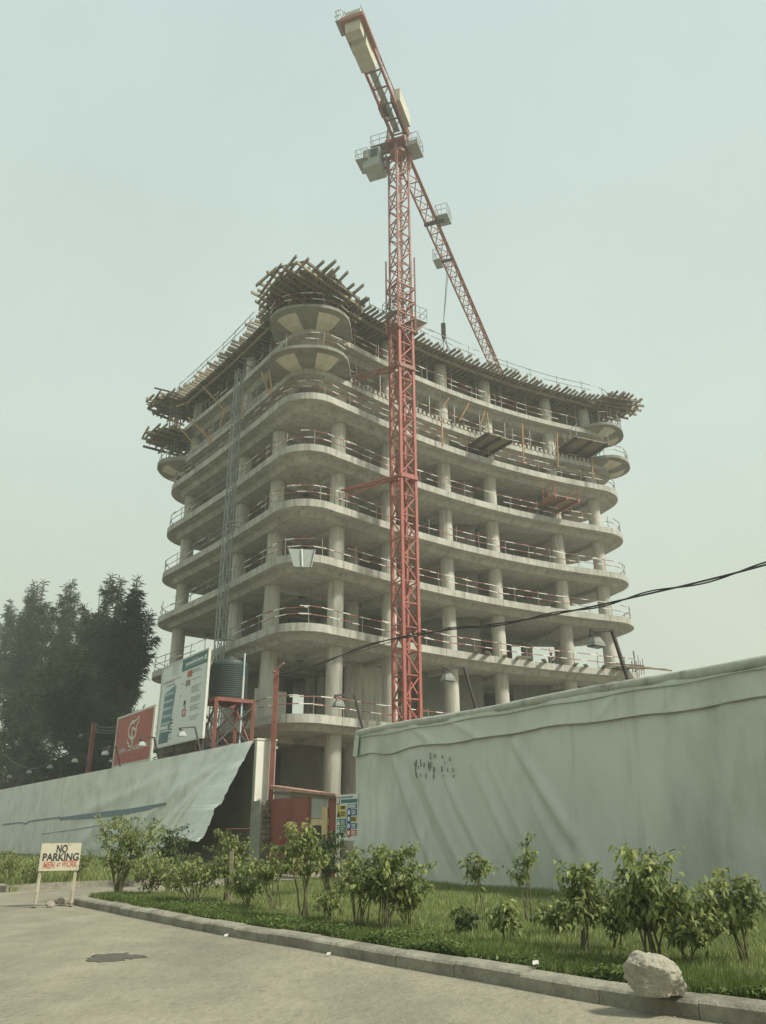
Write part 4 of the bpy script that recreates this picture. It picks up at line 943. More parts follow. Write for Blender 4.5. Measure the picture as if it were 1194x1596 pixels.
# ================================================================== PROJECT BOARDS BEHIND THE LEFT HOARDING
p0, p1 = wl(247, 1166, 1.2), wl(327, 1014, 1.2); q0 = wl(256, 1040, 1.2); q1 = wl(317, 1147, 1.2)
B = board_frame(Vector((q0.x, q0.y, 0)), Vector((p1.x, p1.y, 0)), (p0.z + q1.z) / 2, (q0.z + p1.z) / 2)
ps = thing('project_board', 'big white project information board with a blue tower picture on the left', 'sign', (p0.x, p0.y, 0))
f, ax, nn, L, H = B
panel('board', B, 0, 1, 0, 1, sign_white, ps, 0, .04)
for a_ in ((-.012, .006, 0, 1), (.994, 1.012, 0, 1), (-.012, 1.012, -.015, .006), (-.012, 1.012, .994, 1.015)): panel('frame', B, *a_, frame_white, ps, .01, .07)
panel('header', B, .46, .99, .0, .15, print_teal, ps, .05)
for k, (v, a_, b_) in enumerate([(.045, .66, .80), (.115, .52, .93)]): panel('print_line', B, a_, b_, v - .006, v + .006, print_grey, ps, .058)
for i in range(11): panel('print_block', B, .54 + i * .034, .54 + i * .034 + .024, .062, .095, print_pale, ps, .058)
panel('print_block', B, .93, .965, .05, .11, print_pale, ps, .058)
rnd = random.Random(9)
def textlines(B, par, u0, u1, v0, v1, n_, mm, th=.005):
    for i in range(n_):
        v = v0 + (v1 - v0) * (i + .5) / n_; panel('print_line', B, u0, u0 + (u1 - u0) * rnd.uniform(.6, 1), v - th, v + th, mm, par, .046)
textlines(B, ps, .23, .42, .02, .16, 6, print_grey, .003); textlines(B, ps, .05, .45, .19, .23, 2, print_grey, .006); textlines(B, ps, .12, .36, .25, .27, 2, print_grey, .004)
for (u0, u1, v0, v1, mm) in [(.59, .69, .17, .25, print_red), (.57, .66, .28, .35, print_mauve), (.56, .60, .52, .58, black), (.57, .60, .57, .61, print_grey), (.54, .62, .62, .71, print_red), (.57, .60, .64, .69, print_pale)]: panel('emblem', B, u0, u1, v0, v1, mm, ps, .046 + (.006 if u0 == .57 else 0))
for (v0, v1, n_) in [(.17, .22, 3), (.28, .31, 1), (.37, .46, 5), (.50, .57, 4), (.60, .67, 4), (.72, .78, 3)]: textlines(B, ps, .70, .92, v0, v1, n_, print_grey, .0035)
textlines(B, ps, .46, .55, .30, .31, 1, print_grey, .006); textlines(B, ps, .46, .52, .44, .45, 1, print_grey, .006)
tw = [(.10, .35), (.34, .28), (.36, .30), (.32, .62), (.30, .80), (.27, .95), (.06, .97), (.07, .80), (.10, .52)]
m = MB(); V = [f(u, v, .045) for u, v in tw]; m.add(V + [x + nn * .006 for x in V], [tuple(range(9)), tuple(range(17, 8, -1))] + [(i, (i + 1) % 9, 9 + (i + 1) % 9, 9 + i) for i in range(9)]); m.build('tower_picture', print_blue, ps)
for i in range(12): v = .37 + i * .045; panel('picture_band', B, .11 - i * .002, .315 - i * .004, v - .006, v + .006, print_sea if i % 2 else print_pale, ps, .056, .003)
for i in range(7): panel('picture_tree', B, .30 + rnd.uniform(-.02, .03), .33 + rnd.uniform(0, .03), .70 + i * .037, .715 + i * .037, black, ps, .056, .003)
panel('picture_ground', B, .07, .27, .84, .965, print_sea, ps, .058, .004); panel('picture_base', B, .08, .25, .76, .80, print_pale, ps, .06, .003)
m = MB()
for u in (.05, .35, .65, .95): q = f(u, 0, -.18); m.bar((q.x, q.y, 0), q, .12)
for v in (.2, .8): m.bar(f(0, v, -.1), f(1, v, -.1), .06)
m.build('post', steel_dark, ps)
q0, q1 = wl(185, 1120, 1.2), wl(244, 1100, 1.2); zb = wl(210, 1190, 1.2).z
B = board_frame(Vector((wl(180, 1165, 1.2).x, wl(180, 1165, 1.2).y, 0)), Vector((q1.x, q1.y, 0)), zb, (q0.z + q1.z) / 2)
rsn = thing('contractor_board', 'red contractor sign with a white monogram on the hoarding left of the big board', 'sign', (q0.x, q0.y, 0))
f, ax, nn, L, H = B
panel('board', B, 0, 1, 0, 1, sign_red, rsn, 0, .04)
for a_ in ((-.01, .018, 0, 1), (.97, 1.01, 0, 1), (-.01, 1.01, -.02, .02), (-.01, 1.01, .965, 1.02)): panel('frame', B, *a_, frame_white, rsn, .01, .06)
btext('CAPPA', B, .21, .71, .42, print_pale, rsn, 1.75, .05); btext('AND', B, .405, .725, .17, print_pale, rsn, .55, .05); btext("D'ALBERTO PLC", B, .695, .70, .42, print_pale, rsn, 3.6, .05)
for v, a_, b_ in ((.78, .08, .6), (.79, .62, .9), (.875, .36, .62)): panel('print_line', B, a_, b_, v - .012, v + .012, print_red, rsn, .046)
def stroke(pts, wd_, mm, par, close=False):
    m = MB(); P = [f(u, v, .05) for u, v in pts]
    if close: P.append(P[0])
    for a, b in zip(P[:-1], P[1:]): m.bar(a - (b - a) * .08, b + (b - a) * .08, .01, wd_, up=nn.cross(b - a))
    return m.build('monogram', mm, par)
circ = lambda cu, cv, ru, rv, a0, a1, n_=16: [(cu + ru * math.cos(R(a0 + (a1 - a0) * i / n_)), cv - rv * math.sin(R(a0 + (a1 - a0) * i / n_))) for i in range(n_ + 1)]
stroke(circ(.44, .33, .085, .15, 60, 300), .14, print_pale, rsn); stroke([(.45, .30), (.45, .52)] + circ(.45, .41, .11, .11, -90, 90, 10) + [(.45, .30)], .14, print_pale, rsn)
stroke([(.40, .22), (.43, .155), (.50, .17), (.56, .15), (.60, .10), (.61, .19), (.56, .27), (.575, .36)], .09, print_pale, rsn)
stroke([(.36, .50), (.35, .57), (.39, .58), (.40, .64), (.46, .66), (.50, .58), (.47, .55)], .09, print_pale, rsn)
for u, v in ((.80, .09), (.87, .085), (.84, .16)): panel('print_mark', B, u - .012, u + .012, v - .012, v + .012, print_red, rsn, .046)
m = MB()
for u in (.08, .5, .92): q = f(u, 0, -.15); m.bar((q.x, q.y, 0), q, .12)
m.build('post', steel_dark, rsn)
cab_ = thing('site_cabin', 'dull red site cabin half hidden under the big white board', 'cabin', wp(24, 4))
c = wp(23.2, 3.6, 2.9); m = MB(); m.frame(c, WD * 3.4, WN * 1.3, ZV * 2.9); m.build('body', gate_red, cab_)
for i in range(9): m = MB(); m.frame(c + WD * (-3.2 + i * .8) - WN * 1.32, WD * .05, WN * .03, ZV * 2.8); m.build('rib', stand_red, cab_)
m = MB(); m.frame(c + ZV * 2.95, WD * 3.5, WN * 1.4, ZV * .06); m.build('roof', steel_grey, cab_)

# ------------------------------------------------------------------ water tank on its red stand
tO = 2.9; tc0 = wl(354, 1091, tO); tcx = Vector((tc0.x, tc0.y, 0)); tz = wl(354, 1093, tO).z; rT = 1.08; hT = 2.35
st = thing('tank_stand', 'red steel stand with crossed braces under the black water tank', 'stand', tcx)
cor = [tcx + WD * i * 1.12 + WN * j * 1.12 for i, j in ((-1, -1), (1, -1), (1, 1), (-1, 1))]
for p in cor: m = MB(); m.bar(p, p + ZV * tz, .17); m.build('leg', stand_red, st)
m = MB()
for a, b in zip(cor, cor[1:] + cor[:1]): m.bar(a + ZV * (tz - .08), b + ZV * (tz - .08), .12, .2)
for k in (-.5, 0, .5): m.bar(tcx - WD * 1.12 + WN * k + ZV * (tz - .07), tcx + WD * 1.12 + WN * k + ZV * (tz - .07), .1, .16)
m.build('top_frame', stand_red, st)
for a, b in zip(cor, cor[1:] + cor[:1]):
    m = MB(); m.bar(a + ZV * (tz - 2.6), b + ZV * (tz - .3), .08); m.bar(b + ZV * (tz - 2.6), a + ZV * (tz - .3), .08); m.bar(a + ZV * (tz - 2.6), b + ZV * (tz - 2.6), .08)
    m.bar(a + ZV * (tz - 5.2), b + ZV * (tz - 2.7), .08); m.bar(b + ZV * (tz - 5.2), a + ZV * (tz - 2.7), .08); m.build('brace', stand_red if random.random() < .5 else steel_dark, st)
tk = thing('water_tank', 'black ribbed plastic water tank standing on a red steel stand', 'tank', tcx + ZV * tz)
prof = [(rT * .96, 0), (rT, .06)]
for i in range(16): z = .12 + i * (hT - .5) / 16; prof += [(rT, z), (rT * 1.025, z + .035), (rT * 1.025, z + .07), (rT, z + .1)]
prof += [(rT, hT - .35), (rT * .9, hT - .15), (rT * .35, hT), (rT * .33, hT + .12), (.02, hT + .14)]
m = MB(); m.lathe(tcx + ZV * tz, prof, 32); m.build('shell', tank_mat, tk)
m = MB(); sx = tcx - WN * (rT + .06)
for a, b in ((.55, -.1), (-.1, .55), (.55, .55)): m.tube(sx + WD * a + ZV * (tz + hT - .1), sx + WD * b + ZV * tz, .03, 5)
m.tube(sx + WD * .75 + ZV * (tz + hT - .05), sx - WD * .3 + ZV * (tz + hT - .05), .022, 5); m.build('strap', litter, tk)
pipe = thing('water_pipe', 'thin pale blue water pipe running up beside the black tank', 'pipe', tcx)
m = MB(); p = tcx - WD * 1.0 + WN * .45; m.tube(p + ZV * (tz - 3.4), p + ZV * (tz + 2.6), .05, 8); m.build('tube', plain('pipe blue', (.42, .55, .58)), pipe)
m = MB(); m.tube(p + ZV * (tz - .1), p + ZV * (tz + 1.3), .07, 8); m.build('sleeve', litter, pipe)

# ------------------------------------------------------------------ floodlights on bracket arms
def floodlight(s, ztop_, label, up=1.2, outw=.5, arm=.8, right=False, k0=.62, lean=0.0):
    b = wp(s, .12, ztop_); el = b - WN * outw + ZV * up + WD * lean; en = el - WN * arm - ZV * .12 + WD * lean
    t = thing('floodlight', label, 'floodlight', b, 'floodlights on bracket arms along the hoardings')
    m = MB(); m.bar(b - ZV * .3, el, .07); m.build('upright', steel_dark, t); m = MB(); m.bar(el - ZV * .01, en, .065); m.bar(en, en - ZV * .1, .05); m.build('arm', steel_dark, t)
    hd = en - ZV * .26 + WN * .16; m = MB()
    a1, a2, a3 = WN, WD, ZV
    V = [hd + a1 * i * .30 * k0 * k + a2 * j * .19 * k0 * k + a3 * z * k0 * 1.3 for z, k in ((.14, .5), (-.02, .95), (-.14, 1.08)) for i, j in ((-1, -1), (1, -1), (1, 1), (-1, 1))]
    m.add(V, [(3, 2, 1, 0)] + [(r_ * 4 + i, r_ * 4 + (i + 1) % 4, r_ * 4 + 4 + (i + 1) % 4, r_ * 4 + 4 + i) for r_ in (0, 1) for i in range(4)] + [(8, 9, 10, 11)]); h_ = m.build('housing', lamp_grey if right else cabgrey, t)
    m = MB(); m.frame(hd - ZV * .2 * k0 * 1.0, a1 * .28 * k0, a2 * .18 * k0, ZV * .008); m.build('lens', cabglass if right else frame_white, h_)
    m = MB(); m.bar(en, hd + ZV * .15 + a2 * .15, .03); m.bar(en, hd + ZV * .15 - a2 * .15, .03); m.build('yoke', steel_dark, t)
    return t
for x, y, lab in ((569, 1124, 'floodlight on a bent arm over the left end of the right hoarding'), (745, 1100, 'floodlight on a bent arm in front of the block columns'), (982, 1056, 'large floodlight on a bent arm against the sky at the right end of the block')): floodlight(ws(wl(x, y, .1)), 4.92, lab, right=True)
for x, y, lab in ((316, 1160, 'floodlight in front of the lower edge of the big white board'), (250, 1182, 'floodlight hanging in front of the red contractor sign'), (190, 1194, 'pale floodlight left of the red contractor sign'), (141, 1203, 'pale floodlight under the leaning red pole'), (100, 1212, 'third pale floodlight from the left against the dark trees'), (66, 1219, 'second pale floodlight from the left against the dark trees'), (34, 1226, 'leftmost pale floodlight against the dark trees')):
    s_ = ws(wl(x, y, .1)); floodlight(s_, ztop(s_), lab)
lp = thing('leaning_pole', 'red pole leaning behind the left hoarding in front of dark trees', 'pole', wl(137, 1205, .8)); lp.location.z = 0
m = MB(); p1 = wl(137, 1205, .8); p2 = wl(147, 1127, .8); d_ = (p2 - p1); m.bar(p1 - d_ * (p1.z / d_.z), p2, .27); m.build('shaft', stand_red, lp)
def wire(name, label, pts, r_, mm, cat='wire', n=14, twin=0.0):
    P = []
    for i in range(len(pts) - 1):
        p0, p1, p2, p3 = pts[max(0, i - 1)], pts[i], pts[i + 1], pts[min(len(pts) - 1, i + 2)]
        for k in range(n):
            t = k / n; P.append(.5 * ((2 * p1) + (p2 - p0) * t + (2 * p0 - 5 * p1 + 4 * p2 - p3) * t * t + (3 * p1 - p0 - 3 * p2 + p3) * t ** 3))
    P.append(pts[-1]); t = thing(name, label, cat, pts[0])
    m = MB(); m.path(P, r_, 6); m.build('strand', mm, t)
    if twin:
        m = MB(); Q = [p + ZV * twin * math.sin(i * .33) + Vector((.5, .3, 0)) * twin * math.cos(i * .33) for i, p in enumerate(P)]; m.path(Q, r_ * .8, 6); m.build('strand', mm, t)
    return t
def cab_pt(x, y):      # on the vertical plane between the gate post and a pole past the right edge of the view
    A0 = post.location.to_2d(); A1 = Vector((9.2, 16.5)); dd = (A1 - A0).normalized(); nrm = Vector((-dd.y, dd.x)); r_ = ray(x, y); k = A0.dot(nrm) / (r_.x * nrm.x + r_.y * nrm.y); return CAM + r_ * k
wire('overhead_cable', 'dark twisted overhead cable crossing from the gate post to the upper right', [cab_pt(*p) for p in ((428, 1055), (480, 1040), (533, 1021), (610, 996), (690, 983), (760, 974), (840, 962), (920, 946), (1000, 928), (1090, 907), (1194, 880), (1330, 838))], .024, cable_mat, 'cable', 10, .06)
wire('overhead_cable', 'thin overhead cable parted from the thick one in front of the columns', [cab_pt(*p) for p in ((533, 1024), (610, 1000), (660, 984), (700, 978), (760, 978), (800, 970), (850, 961))], .012, cable_mat, 'cable', 8)
for y0, y1 in ((1131, 1133), (1136, 1138), (1140, 1142)): wire('fence_wire', ['upper', 'middle', 'lower'][(y0 - 1131) // 4] + ' thin wire strung between the red pole and red sign', [wl(149, y0, .85), wl(163, y0 + 3, .9), wl(182, y1, 1.0)], .02, wire_mat, n=5)
wire('loose_wire', 'pale wire sagging in front of the dark trees at left', [wl(8, 1177, .6), wl(25, 1190, .6), (wl(52, 1198, .6)), wl(80, 1187, .6)], .025, wire_mat, n=6)

# ================================================================== TREES BEHIND THE LEFT HOARDING
def strands(P, Dv, L, Wd, tone, rg):     # thin two-triangle drooping strands
    n = len(P); Dv = Dv / np.linalg.norm(Dv, axis=1, keepdims=True)
    sd_ = np.cross(Dv, rg.normal(size=(n, 3))); sd_ /= np.linalg.norm(sd_, axis=1, keepdims=True)
    mid = P + Dv * (L * .55)[:, None]; tip = P + Dv * L[:, None] + np.array([0, 0, -1]) * (L * .18)[:, None]
    V = np.stack([P, mid + sd_ * Wd[:, None], tip, mid - sd_ * Wd[:, None]], 1).reshape(-1, 3)
    k = np.arange(n) * 4; F = np.concatenate([np.stack([k, k + 1, k + 2], 1), np.stack([k, k + 2, k + 3], 1)])
    return V, F, np.repeat(tone, 4)
def casuarina(x, ytop, off, rad, label, seed, spires, nst=26000, low=.16):
    rg = np.random.default_rng(seed); b = wl(x, 1205, off); base = Vector((b.x, b.y, 0)); H = at(x, ytop, b.y).z
    t = thing('casuarina_tree', label, 'tree', base, 'casuarina trees behind the left hoarding')
    m = MB(); pts = [base + Vector((rg.normal(0, .12) * i, rg.normal(0, .12) * i, H * .93 * i / 8)) for i in range(9)]
    for i in range(8): m.tube(pts[i], pts[i + 1], .34 * (1 - i / 8.6), 8, r2=.34 * (1 - (i + 1) / 8.6), cap=False)
    Ps, Ds = [], []; tone = []
    limbs = []
    for i in range(spires * 11):
        h0 = rg.uniform(low, .9); az = rg.uniform(0, 2 * np.pi); st = np.array(pts[0].lerp(pts[-1], h0)); L = rad * rg.uniform(.55, 1.05) * (1 - .62 * max(0, h0 - .35) / .65)
        rise = rg.uniform(.35, 1.1) * L; pl = []
        for k in range(6):
            f_ = k / 5; pl.append(st + np.array([math.cos(az + .3 * f_) * L * f_, math.sin(az + .3 * f_) * L * f_, rise * f_ ** 1.4]))
        limbs.append(pl)
    for s_ in range(spires):      # leaders that make the ragged spires of the top
        az = rg.uniform(0, 6.28); rr = rad * rg.uniform(.08, .62); hb = H * rg.uniform(.42, .6); ht = H * (1.0 if s_ == 0 else rg.uniform(.82, .99)); p0 = np.array(pts[0].lerp(pts[-1], hb / H * .95))
        q = np.array([base.x + math.cos(az) * rr * (0.2 if s_ == 0 else 1), base.y + math.sin(az) * rr * (0.2 if s_ == 0 else 1), ht])
        pl = [p0 + (q - p0) * np.array([min(1, f_ * 1.5) ** .7, min(1, f_ * 1.5) ** .7, f_]) for f_ in np.linspace(0, 1, 8)]
        limbs.append(pl)
        for k in range(16):
            f_ = rg.uniform(.25, .93); st = p0 + (q - p0) * np.array([min(1, f_ * 1.5) ** .7, min(1, f_ * 1.5) ** .7, f_]); a2 = rg.uniform(0, 6.28); L = (1 - f_) * rad * .55 + .35
            limbs.append([st, st + np.array([math.cos(a2) * L * .5, math.sin(a2) * L * .5, L * .45]), st + np.array([math.cos(a2) * L, math.sin(a2) * L, L * .9])])
    tot = sum(np.linalg.norm(np.array(pl[-1]) - np.array(pl[0])) for pl in limbs)
    for pl in limbs:
        A = np.array(pl); L = np.linalg.norm(A[-1] - A[0]); n = max(8, int(nst * L / tot)); f_ = rg.uniform(.3 if L > 2.5 else .1, 1, n) * (len(A) - 1); i_ = np.minimum(f_.astype(int), len(A) - 2); P = A[i_] + (A[i_ + 1] - A[i_]) * (f_ - i_)[:, None]
        sp_ = .07 + .20 * (1 - f_ / (len(A) - 1)); P = P + rg.normal(size=(n, 3)) * sp_[:, None] * np.array([1, 1, .8]) * min(1, L / 2.5)
        d_ = (A[-1] - A[0]) / (L + 1e-6); D_ = d_[None] * .55 + rg.normal(size=(n, 3)) * .55 + np.array([0, 0, -.25]); Ps.append(P); Ds.append(D_)
        tone.append(np.clip(rg.normal(.45, .2) + rg.normal(0, .15, n), 0, 1))
        for a_, b_ in zip(pl[:-1], pl[1:]): m.tube(Vector(a_), Vector(b_), .035 if L < 2.5 else .06, 4, cap=False)
    m.build('trunk', bark, t)
    P = np.concatenate(Ps); D_ = np.concatenate(Ds); tn = np.concatenate(tone); n = len(P)
    V, F, tv = strands(P, D_, rg.uniform(.45, 1.15, n), rg.uniform(.018, .042, n) * (base.y / 80), tn, rg); V = V - np.array(base)
    o = bpy.data.objects.new('crown', npmesh('crown', V, F, leaf_tree, tv)); COL.objects.link(o); o.parent = t
for a in [(18, 905, 6.5, 5.6, 'dark casuarina tree at the left edge of the view', 21, 7), (74, 908, 9, 4.6, 'dark casuarina tree with a rounded twin top, second from the left', 22, 5), (130, 897, 8, 3.6, 'dense casuarina tree with the tallest pointed top', 23, 5), (176, 902, 7, 3.3, 'airy casuarina tree with thin spires nearest the block', 24, 7), (100, 1010, 5, 4.2, 'lower casuarina tree filling the gap above the pale floodlights', 25, 5), (30, 1040, 5.0, 4.6, 'low spreading casuarina tree above the left end of the hoarding', 26, 5), (-4, 906, 9, 6.0, 'dark casuarina tree cut off by the left border of the view', 28, 7), (160, 1030, 9.5, 3.6, 'low casuarina tree directly above the red sign', 27, 4)]:
    casuarina(*a, nst=13500)

# ================================================================== SHRUBS, GRASS
def leafset(P, Dv, L, Wd, tone, rg):     # folded drooping leaves, four triangles each
    n = len(P); Dv = Dv / np.linalg.norm(Dv, axis=1, keepdims=True)
    up = np.array([0, 0, 1.0]) + rg.normal(size=(n, 3)) * .5; sd_ = np.cross(Dv, up); sd_ /= (np.linalg.norm(sd_, axis=1, keepdims=True) + 1e-6); nn = np.cross(sd_, Dv)
    mid = P + Dv * (L * .45)[:, None]; tip = P + Dv * L[:, None] - np.array([0, 0, 1]) * (L * .22)[:, None]; W = Wd[:, None]
    V = np.stack([P, mid + sd_ * W + nn * W * .35, tip, mid - sd_ * W + nn * W * .35, mid], 1).reshape(-1, 3); k = np.arange(n) * 5
    F = np.concatenate([np.stack([k, k + 1, k + 4], 1), np.stack([k + 1, k + 2, k + 4], 1), np.stack([k + 2, k + 3, k + 4], 1), np.stack([k + 3, k, k + 4], 1)])
    return V, F, np.repeat(tone, 5)
def shrub(x, y, ytop, hw, label, seed, nleaf=900, stems=6, bare=.35, lm=None, L0=.115, z0=.11, sparse=1.0, lean=0.0):
    rg = np.random.default_rng(seed); base = gr(x, y, z0); H = at(x, ytop, base.y + .2).z - z0; Rw = hw / F_PX * math.hypot(base.x, base.y) * 1.2; nleaf = int(nleaf * .74); L0 = L0 * .72; bare = min(.72, bare + .13)
    t = thing('shrub', label, 'shrub', base, 'young leafy shrubs planted on the verge'); m = MB(); tips = []
    for i in range(stems):
        az = rg.uniform(0, 6.28); rr = Rw * rg.uniform(.05, .75); hh = H * rg.uniform(.68, .98) * (1 - .22 * (rr / Rw) ** 2); hh = H * .97 if i == 0 else hh
        q = np.array([math.cos(az) * rr * (.3 if i == 0 else 1) + lean * hh, math.sin(az) * rr * .9, hh]); s0 = np.array([rg.normal(0, .05), rg.normal(0, .05), 0.]); pl = []
        for k in range(6):
            f_ = k / 5; pl.append(s0 + (q - s0) * np.array([f_ ** 1.25, f_ ** 1.25, f_]) + rg.normal(0, .018, 3) * H * .5 * (0 < k < 5))
        for k in range(5): m.tube(base + Vector(pl[k]), base + Vector(pl[k + 1]), .017 * (1 - k / 7) * min(1.4, H / 1.3), 5, r2=.017 * (1 - (k + 1) / 7) * min(1.4, H / 1.3), cap=False)
        A = np.array(pl)
        for k in range(max(3, int(7 * sparse))):     # twigs
            f_ = rg.uniform(max(bare, .3), 1) ** .8 * 5; i_ = min(4, int(f_)); st = A[i_] + (A[i_ + 1] - A[i_]) * (f_ - i_); a2 = rg.uniform(0, 6.28); L = Rw * rg.uniform(.25, .62)
            en = st + np.array([math.cos(a2) * L, math.sin(a2) * L, L * rg.uniform(.0, .7)]); en[2] = min(en[2], H * 1.0); m.tube(base + Vector(st), base + Vector(en), .006, 4, cap=False); tips.append((st, en, rg.uniform(0, 1)))
        tips.append((A[3], A[5], rg.uniform(.2, 1)))
    m.build('stem', stem_mat, t); Ps, Ds, Ts = [], [], []; per = max(5, int(nleaf / len(tips)))
    for st, en, tn in tips:
        f_ = rg.uniform(.15, 1.08, per); P = st + (en - st) * f_[:, None] + rg.normal(size=(per, 3)) * .035; a2 = rg.uniform(0, 6.28, per); d_ = (en - st) / (np.linalg.norm(en - st) + 1e-6)
        D_ = np.stack([np.cos(a2), np.sin(a2), rg.uniform(-1.7, .05, per)], 1) + d_ * .35; Ps.append(P); Ds.append(D_); Ts.append(np.clip(.15 + .5 * tn + rg.normal(0, .2, per), 0, 1))
    P = np.concatenate(Ps); n = len(P); L = rg.uniform(.7, 1.3, n) * L0 * 1.12
    V, F, tv = leafset(P, np.concatenate(Ds), L, L * rg.uniform(.20, .29, n), np.concatenate(Ts), rg)
    o = bpy.data.objects.new('leaves', npmesh('leaves', V, F, lm or leaf_ficus, tv)); COL.objects.link(o); o.parent = t
for i, a in enumerate([
    (180, 1398, 1272, 52, 'big dense shrub at the corner of the kerb right of the no parking sign', dict(nleaf=2600, stems=11, bare=.12)),
    (232, 1402, 1338, 46, 'low light green shrub right of the big corner shrub', dict(nleaf=1300, stems=8, bare=.2)),
    (262, 1392, 1287, 34, 'dark upright shrub in front of the torn tarpaulin corner', dict(nleaf=1300, stems=7, bare=.2, lm=leaf_dark)),
    (300, 1412, 1328, 52, 'broad bright shrub left of the wooden stake', dict(nleaf=1700, stems=10, bare=.25)),
    (352, 1408, 1294, 40, 'tall light green shrub standing against the dark panelled hoarding', dict(nleaf=1500, stems=8, bare=.2)),
    (385, 1420, 1345, 40, 'shrub in front of the white wall end', dict(nleaf=900, stems=8, bare=.3)),
    (425, 1424, 1318, 44, 'thin shrub hanging over the foot of the red sheet gate', dict(nleaf=900, stems=6, bare=.45)),
    (470, 1436, 1284, 46, 'tall shrub with a dark trunk in front of the patched timber gate', dict(nleaf=1300, stems=5, bare=.45)),
    (512, 1398, 1296, 40, 'dark glossy bush beneath the safety board', dict(nleaf=2000, stems=9, bare=.15, lm=leaf_dark)),
    (560, 1452, 1326, 44, 'leaning many stemmed shrub in front of the left end of the grey tarpaulin', dict(nleaf=1200, stems=8, bare=.35)),
    (600, 1454, 1320, 62, 'wide umbrella shaped shrub in the middle of the lawn edge', dict(nleaf=1900, stems=8, bare=.5)),
    (640, 1450, 1366, 42, 'low drooping shrub right of the umbrella shaped shrub', dict(nleaf=900, stems=6, bare=.35)),
    (510, 1440, 1385, 30, 'small drooping plant between the trunk and the umbrella shrub', dict(nleaf=450, stems=5, bare=.3)),
    (752, 1446, 1332, 32, 'slender sapling with a drooping top left of the tallest sapling', dict(nleaf=330, stems=3, bare=.62)),
    (826, 1440, 1300, 28, 'tallest thin sapling standing before the middle of the tarpaulin', dict(nleaf=380, stems=3, bare=.5, lean=.02)),
    (792, 1478, 1404, 26, 'small round plant below the tallest sapling', dict(nleaf=480, stems=5, bare=.25)),
    (722, 1462, 1414, 20, 'smallest dark plant near the kerb right of the umbrella shrub', dict(nleaf=260, stems=4, bare=.2, lm=leaf_dark)),
    (870, 1466, 1398, 38, 'low plant left of the shrub behind the boulder', dict(nleaf=620, stems=6, bare=.25)),
    (918, 1492, 1344, 36, 'narrow shrub directly left of the big arching shrub', dict(nleaf=1000, stems=6, bare=.3)),
    (960, 1490, 1392, 36, 'open stemmed shrub behind the left side of the boulder', dict(nleaf=600, stems=6, bare=.35)),
    (1018, 1512, 1322, 70, 'big arching shrub with pale young leaves behind the boulder', dict(nleaf=2100, stems=9, bare=.3, L0=.13)),
    (1075, 1520, 1380, 40, 'drooping shrub at the right side of the boulder', dict(nleaf=700, stems=5, bare=.25, L0=.13)),
    (1160, 1512, 1352, 56, 'loose leaning shrub at the right edge of the view', dict(nleaf=800, stems=7, bare=.3, L0=.13, lean=-.05)),
    (12, 1381, 1325, 24, 'small shrub at the left edge behind the far kerb', dict(nleaf=600, stems=6, bare=.15)),
    (52, 1380, 1334, 30, 'low shrub behind the left post of the no parking sign', dict(nleaf=700, stems=6, bare=.15)),
    (110, 1376, 1322, 34, 'leafy shrub behind the right post of the no parking sign', dict(nleaf=1000, stems=7, bare=.15)),
    (215, 1376, 1326, 36, 'shrub on the far verge beneath the loose tarpaulin', dict(nleaf=900, stems=7, bare=.15)),
]): shrub(*a[:5], 100 + i, **a[5])

def inside(P, poly):
    x, y = P[:, 0], P[:, 1]; r_ = np.zeros(len(P), bool); n = len(poly)
    for i in range(n):
        x0, y0 = poly[i - 1]; x1, y1 = poly[i]; c = ((y0 > y) != (y1 > y)) & (x < (x1 - x0) * (y - y0) / (y1 - y0 + 1e-12) + x0); r_ ^= c
    return r_
def blades(name, poly, n, hmin, hmax, wd_, mm, rg, keep=None, ymax=60, ymin=6, zb=.1, label=None):
    out_ = []; cnt = 0; xs = [p[0] for p in poly]; ys = [p[1] for p in poly]
    x0, x1, y0, y1 = max(min(xs), -45), min(max(xs), 14), max(min(ys), ymin), min(max(ys), ymax)
    while cnt < n:
        yy = y0 + (y1 - y0) * rg.uniform(0, 1, 200000) ** 1.5; P = np.stack([rg.uniform(x0, x1, 200000), yy], 1); q = P[:, 0] / P[:, 1]
        P = P[inside(P, poly) & (q > -.56) & (q < .6)]
        if keep is not None: P = P[keep(P, rg)]
        out_.append(P); cnt += len(P)
        if len(out_) > 40: break
    P = np.concatenate(out_)[:n]; n = len(P); az = rg.uniform(0, 6.28, n)
    cl = np.sin(P[:, 0] * 1.7 + 2 * np.sin(P[:, 1] * .9)) * .5 + np.sin(P[:, 0] * 4.1 - P[:, 1] * 3.3) * .3; h = rg.uniform(hmin, hmax, n) * (1 + .35 * cl)
    s_ = np.stack([np.cos(az), np.sin(az), np.zeros(n)], 1); ln_ = np.stack([np.sin(az), -np.cos(az), np.zeros(n)], 1) * (h * rg.uniform(-.1, .6, n))[:, None]
    b = np.stack([P[:, 0], P[:, 1], np.full(n, zb)], 1); w_ = (wd_ * rg.uniform(.6, 1.3, n))[:, None]; zz = np.array([0, 0, 1.0])
    V = np.stack([b - s_ * w_, b + s_ * w_, b + ln_ * .45 + zz * (h * .6)[:, None] + s_ * w_ * .7, b + ln_ + zz * h[:, None]], 1).reshape(-1, 3); k = np.arange(n) * 4
    F = np.concatenate([np.stack([k, k + 1, k + 2], 1), np.stack([k, k + 2, k + 3], 1)])
    tv = np.repeat(np.clip(.5 + .25 * cl + rg.normal(0, .22, n), 0, 1), 4)
    o = bpy.data.objects.new(name, npmesh(name, V, F, mm, tv)); COL.objects.link(o); o['kind'] = 'stuff'; return o
lp2 = [tuple(p) for p in lawn_poly]; vp2 = [tuple(p) for p in verge_poly]
KP = np.array([tuple(p.to_2d()) for p in klawn])
